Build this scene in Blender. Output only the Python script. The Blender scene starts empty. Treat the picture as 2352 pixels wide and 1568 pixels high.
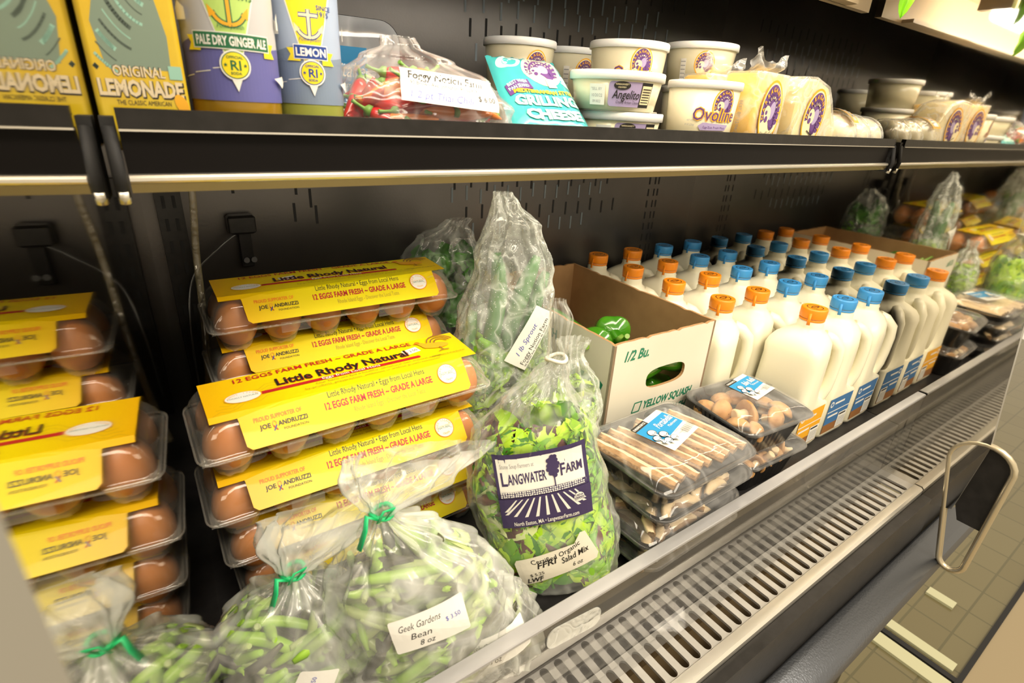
import bpy, math, random
from mathutils import Vector, Matrix, noise
from mathutils.geometry import tessellate_polygon
random.seed(7)
SC = bpy.context.scene
COL = SC.collection
PI = math.pi
rad = math.radians

# ------------------------------------------------------------------ camera
cam_d = bpy.data.cameras.new('camera'); cam = bpy.data.objects.new('camera', cam_d); COL.objects.link(cam)
cam_d.sensor_width = 36; cam_d.lens = 18.629; cam_d.clip_start = .005; cam_d.clip_end = 50
cam.matrix_world = Matrix(((0.82035315, 0.18870394, -0.53982547, 0), (-0.56906427, 0.3625652, -0.73804629, 0),
                           (0.05644969, 0.91265399, 0.40481617, 0), (0, 0, 0, 1)))
cam_d.dof.use_dof = True; cam_d.dof.focus_distance = .72; cam_d.dof.aperture_fstop = 8.0
SC.camera = cam

# ------------------------------------------------------------------ world, lights, exposure
SC.view_settings.view_transform = 'Standard'; SC.view_settings.look = 'None'
SC.view_settings.gamma = 1; SC.view_settings.use_curve_mapping = False
SC.view_settings.exposure = 0.45
W = bpy.data.worlds.new('store'); SC.world = W; W.use_nodes = True
W.node_tree.nodes['Background'].inputs[0].default_value = (.95, .80, .58, 1)
W.node_tree.nodes['Background'].inputs[1].default_value = .8
SC.cycles.max_bounces = 7; SC.cycles.diffuse_bounces = 3; SC.cycles.transparent_max_bounces = 24; SC.cycles.glossy_bounces = 4; SC.cycles.transmission_bounces = 2
SC.cycles.caustics_reflective = False; SC.cycles.caustics_refractive = False
def area(name, loc, sx, sy, power, color, target):
    d = bpy.data.lights.new(name, 'AREA'); d.shape = 'RECTANGLE'; d.size = sx; d.size_y = sy; d.energy = power; d.color = color
    o = bpy.data.objects.new(name, d); COL.objects.link(o); o.location = loc
    o.rotation_euler = (Vector(target) - Vector(loc)).to_track_quat('-Z', 'Y').to_euler(); return o
area('store_ceiling_light', (.15, -1.0, 1.65), 1.6, .5, 40, (1, .88, .70), (.4, .4, -.4))
area('store_ceiling_light_far', (1.9, -1.3, 1.65), 1.6, .5, 30, (1, .88, .70), (.7, .4, -.4))

DECK = -.525; SHELF = -.042; XR = 1.149; WALLY = .85
XL0, XL1 = -.022, .010      # left end panel, x at y=.15 and at y=.85

# ------------------------------------------------------------------ materials
MATS = {}
def nt(name):
    m = bpy.data.materials.new(name); m.use_nodes = True; t = m.node_tree
    return m, t, t.nodes['Principled BSDF'], t.nodes['Material Output']
def bump(t, b, scale, strength, detail=3, dist=.002, obj=True, stretch=None):
    tc = t.nodes.new('ShaderNodeTexCoord'); n = t.nodes.new('ShaderNodeTexNoise'); bp = t.nodes.new('ShaderNodeBump')
    n.inputs['Scale'].default_value = scale; n.inputs['Detail'].default_value = detail
    src = tc.outputs['Object']
    if stretch:
        mp = t.nodes.new('ShaderNodeMapping'); mp.inputs['Scale'].default_value = stretch
        t.links.new(src, mp.inputs[0]); src = mp.outputs[0]
    t.links.new(src, n.inputs['Vector'])
    bp.inputs['Strength'].default_value = strength; bp.inputs['Distance'].default_value = dist
    t.links.new(n.outputs[0], bp.inputs['Height']); t.links.new(bp.outputs[0], b.inputs['Normal'])
    return n
def mat(name, col, rough=.5, metal=0, spec=.5, coat=0, emit=None, col2=None, nscale=20, bumps=None, sss=0, lo=.35, hi=.65, stretch=None, coatr=.05):
    if name in MATS: return MATS[name]
    m, t, b, o = nt(name)
    b.inputs['Base Color'].default_value = (*col, 1); b.inputs['Roughness'].default_value = rough
    b.inputs['Metallic'].default_value = metal; b.inputs['Specular IOR Level'].default_value = spec
    b.inputs['Coat Weight'].default_value = coat; b.inputs['Coat Roughness'].default_value = coatr
    if emit:
        b.inputs['Emission Color'].default_value = (*emit[:3], 1); b.inputs['Emission Strength'].default_value = emit[3]
    if sss:
        b.inputs['Subsurface Weight'].default_value = sss; b.inputs['Subsurface Radius'].default_value = (.02, .015, .008); b.inputs['Subsurface Scale'].default_value = .5
    if col2:
        tc = t.nodes.new('ShaderNodeTexCoord'); n = t.nodes.new('ShaderNodeTexNoise'); r = t.nodes.new('ShaderNodeValToRGB')
        n.inputs['Scale'].default_value = nscale; n.inputs['Detail'].default_value = 5
        src = tc.outputs['Object']
        if stretch:
            mp = t.nodes.new('ShaderNodeMapping'); mp.inputs['Scale'].default_value = stretch
            t.links.new(src, mp.inputs[0]); src = mp.outputs[0]
        t.links.new(src, n.inputs['Vector']); t.links.new(n.outputs[0], r.inputs[0])
        r.color_ramp.elements[0].color = (*col, 1); r.color_ramp.elements[1].color = (*col2, 1)
        r.color_ramp.elements[0].position = lo; r.color_ramp.elements[1].position = hi
        t.links.new(r.outputs[0], b.inputs['Base Color'])
    if bumps: bump(t, b, *bumps)
    MATS[name] = m; return m
def film(name, a0=.10, a1=.5, ridge=.35, tint=(.93, .95, .92), rough=.12, scale=26, bstr=.7, bdist=.006, spk=0, stretch=None):
    """clear plastic: transparent where it faces you, milky and glossy at grazing angles and along wrinkles"""
    if name in MATS: return MATS[name]
    m, t, b, o = nt(name); N = t.nodes.new; L = t.links.new
    b.inputs['Base Color'].default_value = (*tint, 1); b.inputs['Roughness'].default_value = rough
    b.inputs['Specular IOR Level'].default_value = .8
    tc = N('ShaderNodeTexCoord'); src = tc.outputs['Object']
    if stretch:
        mp = N('ShaderNodeMapping'); mp.inputs['Scale'].default_value = stretch; L(src, mp.inputs[0]); src = mp.outputs[0]
    n = N('ShaderNodeTexNoise'); n.inputs['Scale'].default_value = scale; n.inputs['Detail'].default_value = 2; n.inputs['Distortion'].default_value = 1
    L(src, n.inputs['Vector'])
    # ridges: 1-|2n-1|
    m1 = N('ShaderNodeMath'); m1.operation = 'MULTIPLY_ADD'; m1.inputs[1].default_value = 2; m1.inputs[2].default_value = -1; L(n.outputs[0], m1.inputs[0])
    m2 = N('ShaderNodeMath'); m2.operation = 'ABSOLUTE'; L(m1.outputs[0], m2.inputs[0])
    m3 = N('ShaderNodeMapRange'); m3.inputs['From Min'].default_value = 0; m3.inputs['From Max'].default_value = .13; m3.inputs['To Min'].default_value = 1; m3.inputs['To Max'].default_value = 0
    L(m2.outputs[0], m3.inputs['Value'])
    lw = N('ShaderNodeLayerWeight'); lw.inputs['Blend'].default_value = .35
    bp = N('ShaderNodeBump'); bp.inputs['Strength'].default_value = bstr; bp.inputs['Distance'].default_value = bdist
    L(m2.outputs[0], bp.inputs['Height']); L(bp.outputs[0], b.inputs['Normal']); L(bp.outputs[0], lw.inputs['Normal'])
    a = N('ShaderNodeMath'); a.operation = 'MULTIPLY_ADD'; a.inputs[1].default_value = a1; a.inputs[2].default_value = a0; L(lw.outputs['Facing'], a.inputs[0])
    c = N('ShaderNodeMath'); c.operation = 'MULTIPLY_ADD'; c.inputs[1].default_value = ridge; L(m3.outputs[0], c.inputs[0]); L(a.outputs[0], c.inputs[2])
    last = c
    if spk:
        v = N('ShaderNodeTexVoronoi'); v.inputs['Scale'].default_value = 260; L(tc.outputs['Object'], v.inputs['Vector'])
        vr = N('ShaderNodeMapRange'); vr.inputs['From Min'].default_value = .12; vr.inputs['From Max'].default_value = .2; vr.inputs['To Min'].default_value = spk; vr.inputs['To Max'].default_value = 0
        L(v.outputs['Distance'], vr.inputs['Value'])
        ad = N('ShaderNodeMath'); ad.operation = 'ADD'; L(c.outputs[0], ad.inputs[0]); L(vr.outputs[0], ad.inputs[1]); last = ad
    tr = N('ShaderNodeBsdfTransparent'); mx = N('ShaderNodeMixShader'); last.use_clamp = True
    L(last.outputs[0], mx.inputs[0]); L(tr.outputs[0], mx.inputs[1]); L(b.outputs[0], mx.inputs[2])
    gl = N('ShaderNodeBsdfGlossy'); gl.inputs['Roughness'].default_value = rough; L(bp.outputs[0], gl.inputs['Normal'])
    fr = N('ShaderNodeLayerWeight'); L(bp.outputs[0], fr.inputs['Normal'])
    pw = N('ShaderNodeMath'); pw.operation = 'POWER'; pw.inputs[1].default_value = 4; L(fr.outputs['Facing'], pw.inputs[0])
    fm = N('ShaderNodeMath'); fm.operation = 'MULTIPLY_ADD'; fm.inputs[1].default_value = .45; fm.inputs[2].default_value = .035; L(pw.outputs[0], fm.inputs[0])
    m4 = N('ShaderNodeMixShader'); L(fm.outputs[0], m4.inputs[0]); L(mx.outputs[0], m4.inputs[1]); L(gl.outputs[0], m4.inputs[2]); L(m4.outputs[0], o.inputs['Surface'])
    MATS[name] = m; return m
def clear(name, gloss=.25, haze=.05, rough=.03, tint=(1, 1, 1), blend=.5):
    """rigid clear sheet: transparent + mirror-like gloss by facing + a little haze"""
    if name in MATS: return MATS[name]
    m, t, b, o = nt(name); N = t.nodes.new; L = t.links.new
    tr = N('ShaderNodeBsdfTransparent'); tr.inputs[0].default_value = (*tint, 1)
    gl = N('ShaderNodeBsdfGlossy'); gl.inputs['Roughness'].default_value = rough
    lw = N('ShaderNodeLayerWeight'); lw.inputs['Blend'].default_value = blend
    mul = N('ShaderNodeMath'); mul.operation = 'MULTIPLY_ADD'; mul.inputs[1].default_value = gloss; mul.inputs[2].default_value = .04; L(lw.outputs['Fresnel'], mul.inputs[0])
    mx = N('ShaderNodeMixShader'); L(mul.outputs[0], mx.inputs[0]); L(tr.outputs[0], mx.inputs[1]); L(gl.outputs[0], mx.inputs[2])
    df = N('ShaderNodeBsdfDiffuse'); df.inputs[0].default_value = (.85, .85, .8, 1)
    tc = N('ShaderNodeTexCoord'); n = N('ShaderNodeTexNoise'); n.inputs['Scale'].default_value = 9; n.inputs['Detail'].default_value = 8; L(tc.outputs['Object'], n.inputs['Vector'])
    mh = N('ShaderNodeMath'); mh.operation = 'MULTIPLY'; mh.inputs[1].default_value = haze * 2; L(n.outputs[0], mh.inputs[0])
    mx2 = N('ShaderNodeMixShader'); L(mh.outputs[0], mx2.inputs[0]); L(mx.outputs[0], mx2.inputs[1]); L(df.outputs[0], mx2.inputs[2]); L(mx2.outputs[0], o.inputs['Surface'])
    MATS[name] = m; return m
def flat(name, col, rough=.45): return mat('ink_' + name, col, rough)

K_BLACK = flat('black', (.015, .013, .012)); K_RED = flat('red', (.50, .015, .02)); K_ORANGE = flat('orange', (.85, .22, .01))
K_WHITE = flat('white', (.86, .85, .80)); K_NAVY = flat('navy', (.045, .03, .10)); K_PURPLE = flat('purple', (.13, .05, .22)); K_LILAC = flat('lilac', (.42, .34, .56))
K_GREEN = flat('green', (.01, .13, .05)); K_BLUE = flat('blue', (.01, .27, .58)); K_DBLUE = flat('deep_blue', (.012, .05, .28)); K_YEL = flat('yellow', (.90, .72, .02))
K_BROWN = flat('brown', (.30, .13, .04)); K_GOLD = flat('gold', (.85, .42, .02)); K_CREAM = flat('cream', (.90, .78, .48)); K_TEAL = flat('teal', (.08, .48, .48)); K_PTEAL = flat('pale_teal', (.45, .80, .68))
K_GREY = flat('grey', (.35, .35, .36)); K_LGREEN = flat('light_green', (.50, .68, .22)); K_PAPER = flat('paper', (.84, .82, .76)); K_PEN = flat('pen_blue', (.10, .12, .50)); K_OLIVE = flat('olive', (.45, .33, .02))
K_SKY = flat('sky', (.36, .42, .62)); K_SEA = flat('sea', (.12, .12, .36)); K_BUFF = flat('buff', (.72, .60, .40)); K_STATUE = flat('verdigris', (.20, .27, .21)); K_STATUE2 = flat('dark_verdigris', (.07, .10, .08))
K_PBLUE = flat('pale_blue', (.52, .68, .82))

# ------------------------------------------------------------------ mesh builder
class MB:
    def __init__(s): s.v = []; s.f = []; s.m = []; s.sm = []
    def add(s, vs, fs, m=0, smooth=False, X=None):
        b = len(s.v)
        s.v += [tuple(X @ Vector(p)) if X else tuple(p) for p in vs]
        for f in fs: s.f.append(tuple(i + b for i in f)); s.m.append(m); s.sm.append(smooth)
        return s
    def box(s, c, d, m=0, X=None, bev=0):
        x, y, z = c; a, b, h = d[0] / 2, d[1] / 2, d[2] / 2
        if bev:
            rings = []
            for (zz, ins) in ((z - h, bev), (z - h + bev, 0), (z + h - bev, 0), (z + h, bev)):
                rings.append([(x + p[0], y + p[1], zz) for p in rrect(a - ins, b - ins, max(bev - ins * .0, 1e-4), 3)])
            return s.loft(rings, m, X=X, smooth=False)
        vs = [(x - a, y - b, z - h), (x + a, y - b, z - h), (x + a, y + b, z - h), (x - a, y + b, z - h), (x - a, y - b, z + h), (x + a, y - b, z + h), (x + a, y + b, z + h), (x - a, y + b, z + h)]
        return s.add(vs, [(3, 2, 1, 0), (4, 5, 6, 7), (0, 1, 5, 4), (1, 2, 6, 5), (2, 3, 7, 6), (3, 0, 4, 7)], m, False, X)
    def loft(s, rings, m=0, cap=True, smooth=True, X=None, closed=True, mf=None):
        n = len(rings[0]); assert all(len(r) == n for r in rings); vs = [p for r in rings for p in r]; fs = []
        b = len(s.v)
        for i in range(len(rings) - 1):
            for j in range(n if closed else n - 1):
                k = (j + 1) % n; fs.append((i * n + j, i * n + k, (i + 1) * n + k, (i + 1) * n + j))
        f0 = len(s.f); s.add(vs, fs, m, smooth, X)
        if mf:
            for q in range(len(fs)): s.m[f0 + q] = mf(q // (n if closed else n - 1), q % n)
        if cap:
            s.f.append(tuple(b + j for j in reversed(range(n)))); s.m.append(m if not mf else mf(0, 0)); s.sm.append(False)
            s.f.append(tuple(b + (len(rings) - 1) * n + j for j in range(n))); s.m.append(m if not mf else mf(len(rings) - 2, 0)); s.sm.append(False)
        return s
    def lathe(s, prof, n=40, m=0, X=None, cap=True, smooth=True, wob=None, mf=None):
        rings = []
        for (r, z) in prof:
            rings.append([((r + (wob(a_, z) if wob else 0)) * math.cos(a_), (r + (wob(a_, z) if wob else 0)) * math.sin(a_), z) for a_ in (2 * PI * k / n for k in range(n))])
        return s.loft(rings, m, cap, smooth, X, mf=mf)
    def tube(s, pts, r, n=8, m=0, cap=True, X=None, closed=False, flat_=None):
        pts = [Vector(p) for p in pts]; rings = []; N = len(pts); up = None
        for i, p in enumerate(pts):
            if closed: t = pts[(i + 1) % N] - pts[i - 1]
            else: t = pts[min(i + 1, N - 1)] - pts[max(i - 1, 0)]
            t.normalize()
            if up is None:
                up = Vector((0, 0, 1)) if abs(t.z) < .9 else Vector((1, 0, 0))
            a = t.cross(up); a.normalize(); b = a.cross(t); up = b.copy()
            rr = r[i] if isinstance(r, (list, tuple)) else r; fl = flat_ or 1
            rings.append([tuple(p + a * math.cos(2 * PI * k / n) * rr + b * math.sin(2 * PI * k / n) * rr * fl) for k in range(n)])
        if closed: rings.append(rings[0]); cap = False
        return s.loft(rings, m, cap, True, X)
    def grid(s, fn, nu, nv, m=0, smooth=True, X=None, mf=None):
        vs = [fn(i / nu, j / nv) for j in range(nv + 1) for i in range(nu + 1)]
        fs = [(j * (nu + 1) + i, j * (nu + 1) + i + 1, (j + 1) * (nu + 1) + i + 1, (j + 1) * (nu + 1) + i) for j in range(nv) for i in range(nu)]
        f0 = len(s.f); s.add(vs, fs, m, smooth, X)
        if mf:
            for q in range(len(fs)): s.m[f0 + q] = mf((q % nu + .5) / nu, (q // nu + .5) / nv)
        return s
    def mesh(s, name, mats):
        me = bpy.data.meshes.new(name); me.from_pydata(s.v, [], s.f)
        for m in mats: me.materials.append(m)
        me.polygons.foreach_set('material_index', s.m); me.polygons.foreach_set('use_smooth', s.sm); me.update(); return me
    def build(s, name, mats, parent=None, loc=None, rot=None):
        if not isinstance(mats, (list, tuple)): mats = [mats]
        o = bpy.data.objects.new(name, s.mesh(name, mats)); COL.objects.link(o)
        if parent: o.parent = parent
        if loc is not None: o.location = loc
        if rot is not None: o.rotation_euler = rot
        return o
def rrect(hx, hy, r, n=5):
    r = min(r, hx, hy); out = []
    for (cx, cy, a0) in ((hx - r, -hy + r, -90), (hx - r, hy - r, 0), (-hx + r, hy - r, 90), (-hx + r, -hy + r, 180)):
        for k in range(n + 1):
            a = rad(a0 + 90 * k / n); out.append((cx + r * math.cos(a), cy + r * math.sin(a)))
    return out
def tag(o, label, cat, group=None, kind=None):
    o['label'] = label; o['category'] = cat
    if group: o['group'] = group
    if kind: o['kind'] = kind
    return o
def thing(name, label, cat, loc=(0, 0, 0), rot=(0, 0, 0), group=None):
    o = bpy.data.objects.new(name, None); COL.objects.link(o); o.location = loc
    o.rotation_euler = (0, 0, rot) if isinstance(rot, (int, float)) else rot; o.empty_display_size = .02
    return tag(o, label, cat, group)
def clone(root, label=None, loc=None, rot=None, group=None, skip=()):
    r = root.copy(); COL.objects.link(r)
    if label: r['label'] = label
    if group: r['group'] = group
    if loc is not None: r.location = loc
    if rot is not None: r.rotation_euler = rot if isinstance(rot, (tuple, list)) else (0, 0, rot)
    for ch in [c for c in bpy.data.objects if c.parent == root]:
        if ch.name.split('.')[0] in skip: continue
        c = ch.copy(); COL.objects.link(c); c.parent = r
        for g in [g for g in bpy.data.objects if g.parent == ch]:
            d = g.copy(); COL.objects.link(d); d.parent = c
    return r
def struct(o): o['kind'] = 'structure'; return o
def basis(o, x, y, z):
    """matrix with columns x, y, z at o"""
    return Matrix(((x[0], y[0], z[0], o[0]), (x[1], y[1], z[1], o[1]), (x[2], y[2], z[2], o[2]), (0, 0, 0, 1)))

# ------------------------------------------------------------------ printing on surfaces
_tx = {}
def text_tris(st, bold=0):
    key = (st, bold)
    if key in _tx: return _tx[key]
    c = bpy.data.curves.new('t', 'FONT'); c.body = st; c.size = 1; c.offset = bold; c.resolution_u = 2; c.fill_mode = 'FRONT'
    o = bpy.data.objects.new('t', c); COL.objects.link(o); dg = bpy.context.evaluated_depsgraph_get(); dg.update()
    me = bpy.data.meshes.new_from_object(o.evaluated_get(dg)); me.calc_loop_triangles()
    tr = [[(me.vertices[i].co.x, me.vertices[i].co.y) for i in t.vertices] for t in me.loop_triangles]
    xs = [p[0] for t in tr for p in t] or [0]
    w = max(xs); COL.objects.unlink(o); bpy.data.objects.remove(o); bpy.data.curves.remove(c); bpy.data.meshes.remove(me)
    _tx[key] = (tr, w); return _tx[key]
def ptris(pts):
    V = [Vector((p[0], p[1], 0)) for p in pts]
    return [[pts[i] for i in t] for t in tessellate_polygon([V])]
class Print:
    """draws flat shapes and writing on the surface F(s, t, h) as part of mesh builder mb"""
    def __init__(s, mb, F, h=.0002, dh=.00007, maxlen=None): s.mb = mb; s.F = F; s.h = h; s.dh = dh; s.ml = maxlen
    def tris(s, tr, m):
        out = list(tr)
        if s.ml:
            st = out; out = []
            while st:
                t = st.pop(); e = [(math.dist(t[i], t[(i + 1) % 3]), i) for i in range(3)]; L, i = max(e)
                if L > s.ml:
                    a, b, c = t[i], t[(i + 1) % 3], t[(i + 2) % 3]; q = ((a[0] + b[0]) / 2, (a[1] + b[1]) / 2); st += [[a, q, c], [q, b, c]]
                else: out.append(t)
        vs = []; fs = []
        for t in out:
            fs.append((len(vs), len(vs) + 1, len(vs) + 2)); vs += [s.F(p[0], p[1], s.h) for p in t]
        s.mb.add(vs, fs, m); s.h += s.dh
    def poly(s, pts, m): s.tris(ptris(pts), m); return s
    def rect(s, x0, y0, x1, y1, m, r=0):
        if r: c = ((x0 + x1) / 2, (y0 + y1) / 2); return s.poly([(c[0] + p[0], c[1] + p[1]) for p in rrect((x1 - x0) / 2, (y1 - y0) / 2, r, 3)], m)
        s.tris([[(x0, y0), (x1, y0), (x1, y1)], [(x0, y0), (x1, y1), (x0, y1)]], m); return s
    def ell(s, cx, cy, rx, ry, m, rot=0, n=28):
        c, q = math.cos(rot), math.sin(rot)
        P = [(cx + rx * math.cos(2 * PI * k / n) * c - ry * math.sin(2 * PI * k / n) * q, cy + rx * math.cos(2 * PI * k / n) * q + ry * math.sin(2 * PI * k / n) * c) for k in range(n)]
        s.tris([[(cx, cy), P[k], P[(k + 1) % n]] for k in range(n)], m); return s
    def line(s, pts, w, m):
        tr = []
        for a, b in zip(pts[:-1], pts[1:]):
            d = (b[0] - a[0], b[1] - a[1]); L = math.hypot(*d) or 1e-9; n = (-d[1] / L * w / 2, d[0] / L * w / 2)
            e = (d[0] / L * w * .2, d[1] / L * w * .2)
            p = [(a[0] + n[0] - e[0], a[1] + n[1] - e[1]), (a[0] - n[0] - e[0], a[1] - n[1] - e[1]), (b[0] - n[0] + e[0], b[1] - n[1] + e[1]), (b[0] + n[0] + e[0], b[1] + n[1] + e[1])]
            tr += [[p[0], p[1], p[2]], [p[0], p[2], p[3]]]
        s.tris(tr, m); return s
    def arc(s, cx, cy, rx, ry, a0, a1, w, m, n=20):
        return s.line([(cx + rx * math.cos(rad(a0 + (a1 - a0) * k / n)), cy + ry * math.sin(rad(a0 + (a1 - a0) * k / n))) for k in range(n + 1)], w, m)
    def text(s, st, x, y, size, m, align='l', width=None, shear=0, rot=0, bold=0, curve=None):
        tr, w = text_tris(st, bold); k = (width / (w * size)) if width and w else 1
        W_ = w * size * k; ox = {'l': 0, 'c': -W_ / 2, 'r': -W_}[align]; c, q = math.cos(rot), math.sin(rot); out = []
        for t in tr:
            T = []
            for (a, b) in t:
                a, b = a * size * k + shear * b * size + ox, b * size
                if curve: b += curve(a)
                T.append((x + a * c - b * q, y + a * q + b * c))
            out.append(T)
        s.tris(out, m); return s
    def arctext(s, st, cx, cy, rx, ry, a0, a1, size, m, bold=.02):
        n = len(st); hh = s.h
        for i, ch in enumerate(st):
            if ch == ' ': continue
            a = rad(a0 + (a1 - a0) * (i + .5) / n); s.h = hh
            s.text(ch, cx + rx * math.cos(a), cy + ry * math.sin(a), size, m, 'c', rot=a - PI / 2 if a1 < a0 else a + PI / 2, bold=bold)
        return s
def plane_F(o, x, y, z):
    o, x, y, z = Vector(o), Vector(x).normalized(), Vector(y).normalized(), Vector(z).normalized()
    return lambda a, b, h: tuple(o + x * a + y * b + z * h)
def cyl_F(r, a0=-PI / 2, rz=None):
    """s runs round the cylinder from angle a0, t is height; rz(t) gives the radius"""
    def F(a, b, h):
        R = (rz(b) if rz else r); q = a0 + a / r; return ((R + h) * math.cos(q), (R + h) * math.sin(q), b)
    return F
# ------------------------------------------------------------------ organic helpers
def nz(x, y, z=0, s=1): return noise.noise(Vector((x * s, y * s, z * s)))
def fbm(x, y, z, s=1): return nz(x, y, z, s) + .5 * nz(x, y, z, 2.1 * s) + .25 * nz(x, y, z, 4.3 * s)
def interp(keys, t):
    for a, b in zip(keys[:-1], keys[1:]):
        if t <= b[0]:
            u = (t - a[0]) / ((b[0] - a[0]) or 1); u = u * u * (3 - 2 * u) if len(a) < 9 else u
            return [a[i] + (b[i] - a[i]) * u for i in range(1, len(a))]
    return list(keys[-1][1:])
def bag_mesh(keys, n=120, m=90, crumple=.004, pleat=.12, seed=0, sq=2.6, scale=14, fold=.0):
    """keys: (z, rx, ry, cx, cy) up the bag; pleats gather where it is narrow"""
    mb = MB(); z0, z1 = keys[0][0], keys[-1][0]; rings = []; rmax = max(k[1] for k in keys)
    for j in range(m + 1):
        z = z0 + (z1 - z0) * j / m; rx, ry, cx, cy = interp(keys, z); ring = []
        nar = max(0, 1 - rx / rmax)
        for i in range(n):
            a = 2 * PI * i / n; c, q = math.cos(a), math.sin(a)
            e = 2 / sq; k = 1
            px = math.copysign(abs(c) ** e, c) * rx; py = math.copysign(abs(q) ** e, q) * ry
            pl = 1 + pleat * nar * (math.sin(a * 11 + seed) * .6 + math.sin(a * 17 + seed * 2 + z * 30) * .5)
            d = crumple * (1.6 * (.5 - abs(nz(c * 2 + seed, q * 2, z * scale)) * 2.2) + .9 * (.4 - abs(nz(c * 4 + seed, q * 4 + 5, z * scale * 2.4)) * 2) + .35 * nz(c * 9, q * 9 + seed, z * 60))
            d *= min(1, rx / (rmax * .35))
            L = math.hypot(px, py) or 1e-6
            ring.append((cx + px * pl + px / L * d, cy + py * pl + py / L * d, z + fold * nz(c * 3, q * 3 + seed, z * 20)))
        rings.append(ring)
    mb.loft(rings, 0, cap=False); b = rings[0]; k = len(mb.v)
    mb.add([tuple(sum(p[i] for p in b) / n for i in range(3))] + b, [(0, 1 + (i + 1) % n, 1 + i) for i in range(n)], 0, True)
    return mb
def leaf(mb, o, d, up, L, w, ruf=.3, m=0, seed=0, curl=.3, nu=8, nv=10):
    d = Vector(d).normalized(); up = Vector(up); sd = d.cross(up).normalized(); up = sd.cross(d).normalized(); o = Vector(o)
    def fn(u, v):
        s = (u - .5) * 2; wd = w * (math.sin(PI * min(1, v * .93 + .08)) ** .6) * (1 + .12 * nz(v * 9 + seed, s > 0, 3))
        e = abs(s) ** 1.6
        hgt = ruf * w * e * math.sin(v * 17 + seed * 3 + (s > 0) * 2) * .6 + ruf * w * nz(s * 1.7 + seed, v * 4, seed) * 1.1 + curl * L * (v - .5) ** 2 * -1 + .25 * w * e - .05 * w * math.exp(-(s * 7) ** 2)
        return tuple(o + sd * (s * wd / 2) + d * ((v - .5) * L) + up * hgt)
    mb.grid(fn, nu, nv, m)
def bean(mb, o, d, L, r, m=0, curve=.15, seed=0, n=7):
    d = Vector(d).normalized(); a = d.orthogonal().normalized(); b = d.cross(a); a = (a * math.cos(seed) + b * math.sin(seed)); pts = []; rr = []
    for k in range(9):
        t = k / 8; pts.append(Vector(o) + d * ((t - .5) * L) + a * (curve * L * (1 - (2 * t - 1) ** 2))); rr.append(r * (.25 + .75 * math.sin(PI * min(1, max(0, t * .96 + .02))) ** .45) * (1 + .08 * math.sin(t * 25)))
    mb.tube(pts, rr, n, m)

def clamp_in(mb, keys, shell, zlo, zhi, sq=2.6):
    for i, (x, y, z) in enumerate(mb.v):
        z = min(zhi, max(zlo, z)); rx, ry, cx, cy = interp(keys, z); rx = max(rx, .004); ry = max(ry, .004)
        d = (abs((x - cx) / rx) ** sq + abs((y - cy) / ry) ** sq) ** (1 / sq)
        if d > shell - .12:
            k = (shell - .12 + .12 * (1 - math.exp(-(d - shell + .12) / .12))) / d; x, y = cx + (x - cx) * k, cy + (y - cy) * k
        mb.v[i] = (x, y, z)

def rigid(name, a0=.03, a1=.30, tint=(.98, .95, .86)):
    """stiff clear plastic: cheap version of film without wrinkles"""
    m, t, b, o = nt(name); N = t.nodes.new; L = t.links.new
    b.inputs['Base Color'].default_value = (*tint, 1); b.inputs['Roughness'].default_value = .07; b.inputs['Specular IOR Level'].default_value = .9
    lw = N('ShaderNodeLayerWeight'); lw.inputs['Blend'].default_value = .4
    a = N('ShaderNodeMath'); a.operation = 'MULTIPLY_ADD'; a.inputs[1].default_value = a1; a.inputs[2].default_value = a0; L(lw.outputs['Facing'], a.inputs[0])
    tr = N('ShaderNodeBsdfTransparent'); gl = N('ShaderNodeBsdfGlossy'); gl.inputs['Roughness'].default_value = .05
    pw = N('ShaderNodeMath'); pw.operation = 'POWER'; pw.inputs[1].default_value = 4; L(lw.outputs['Facing'], pw.inputs[0])
    fm = N('ShaderNodeMath'); fm.operation = 'MULTIPLY_ADD'; fm.inputs[1].default_value = .5; fm.inputs[2].default_value = .04; L(pw.outputs[0], fm.inputs[0])
    mx = N('ShaderNodeMixShader'); L(a.outputs[0], mx.inputs[0]); L(tr.outputs[0], mx.inputs[1]); L(b.outputs[0], mx.inputs[2])
    m4 = N('ShaderNodeMixShader'); L(fm.outputs[0], m4.inputs[0]); L(mx.outputs[0], m4.inputs[1]); L(gl.outputs[0], m4.inputs[2]); L(m4.outputs[0], o.inputs['Surface'])
    return m

# ================================================================== the case
M_METAL = mat('dark_case_metal', (.014, .013, .012), .33, 0, .3, col2=(.022, .020, .019), nscale=60, bumps=(180, .06))
M_WALL = mat('back_wall_metal', (.075, .070, .067), .30, .8, .5, col2=(.115, .108, .104), nscale=3, bumps=(260, .05))
M_DECK = mat('deck_black', (.018, .017, .018), .42, 0, .5, col2=(.032, .030, .031), nscale=40, bumps=(220, .12))
M_STEEL = mat('brushed_steel', (.66, .64, .60), .38, .6, .5, bumps=(40, .08, 3, .002, True, (1, 30, 1)))
M_BRIGHT = mat('rail_steel', (.80, .77, .70), .32, .85, .5)
M_BUMPER = mat('bumper_metal', (.12, .13, .15), .33, .7, .6, bumps=(300, .35))
M_RAILBAND = mat('light_rail_lower_band', (.34, .28, .13), .25, .6, .6)
M_SLOT = flat('slot', (.006, .006, .007), .7); M_SLOT2 = flat('slot_blue_grey', (.17, .21, .24), .4)  # near-black slots, and blue-grey ones for the paler rows
M_BEIGE = mat('canopy_beige', (.80, .66, .46), .45, 0, .4)
M_MIRROR = mat('end_panel_mirror', (.66, .63, .57), .035, 1, .5, bumps=(6, .012, 4, .01))
M_EDGE = mat('end_panel_edge', (.27, .26, .23), .35, .1, .5)

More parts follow.
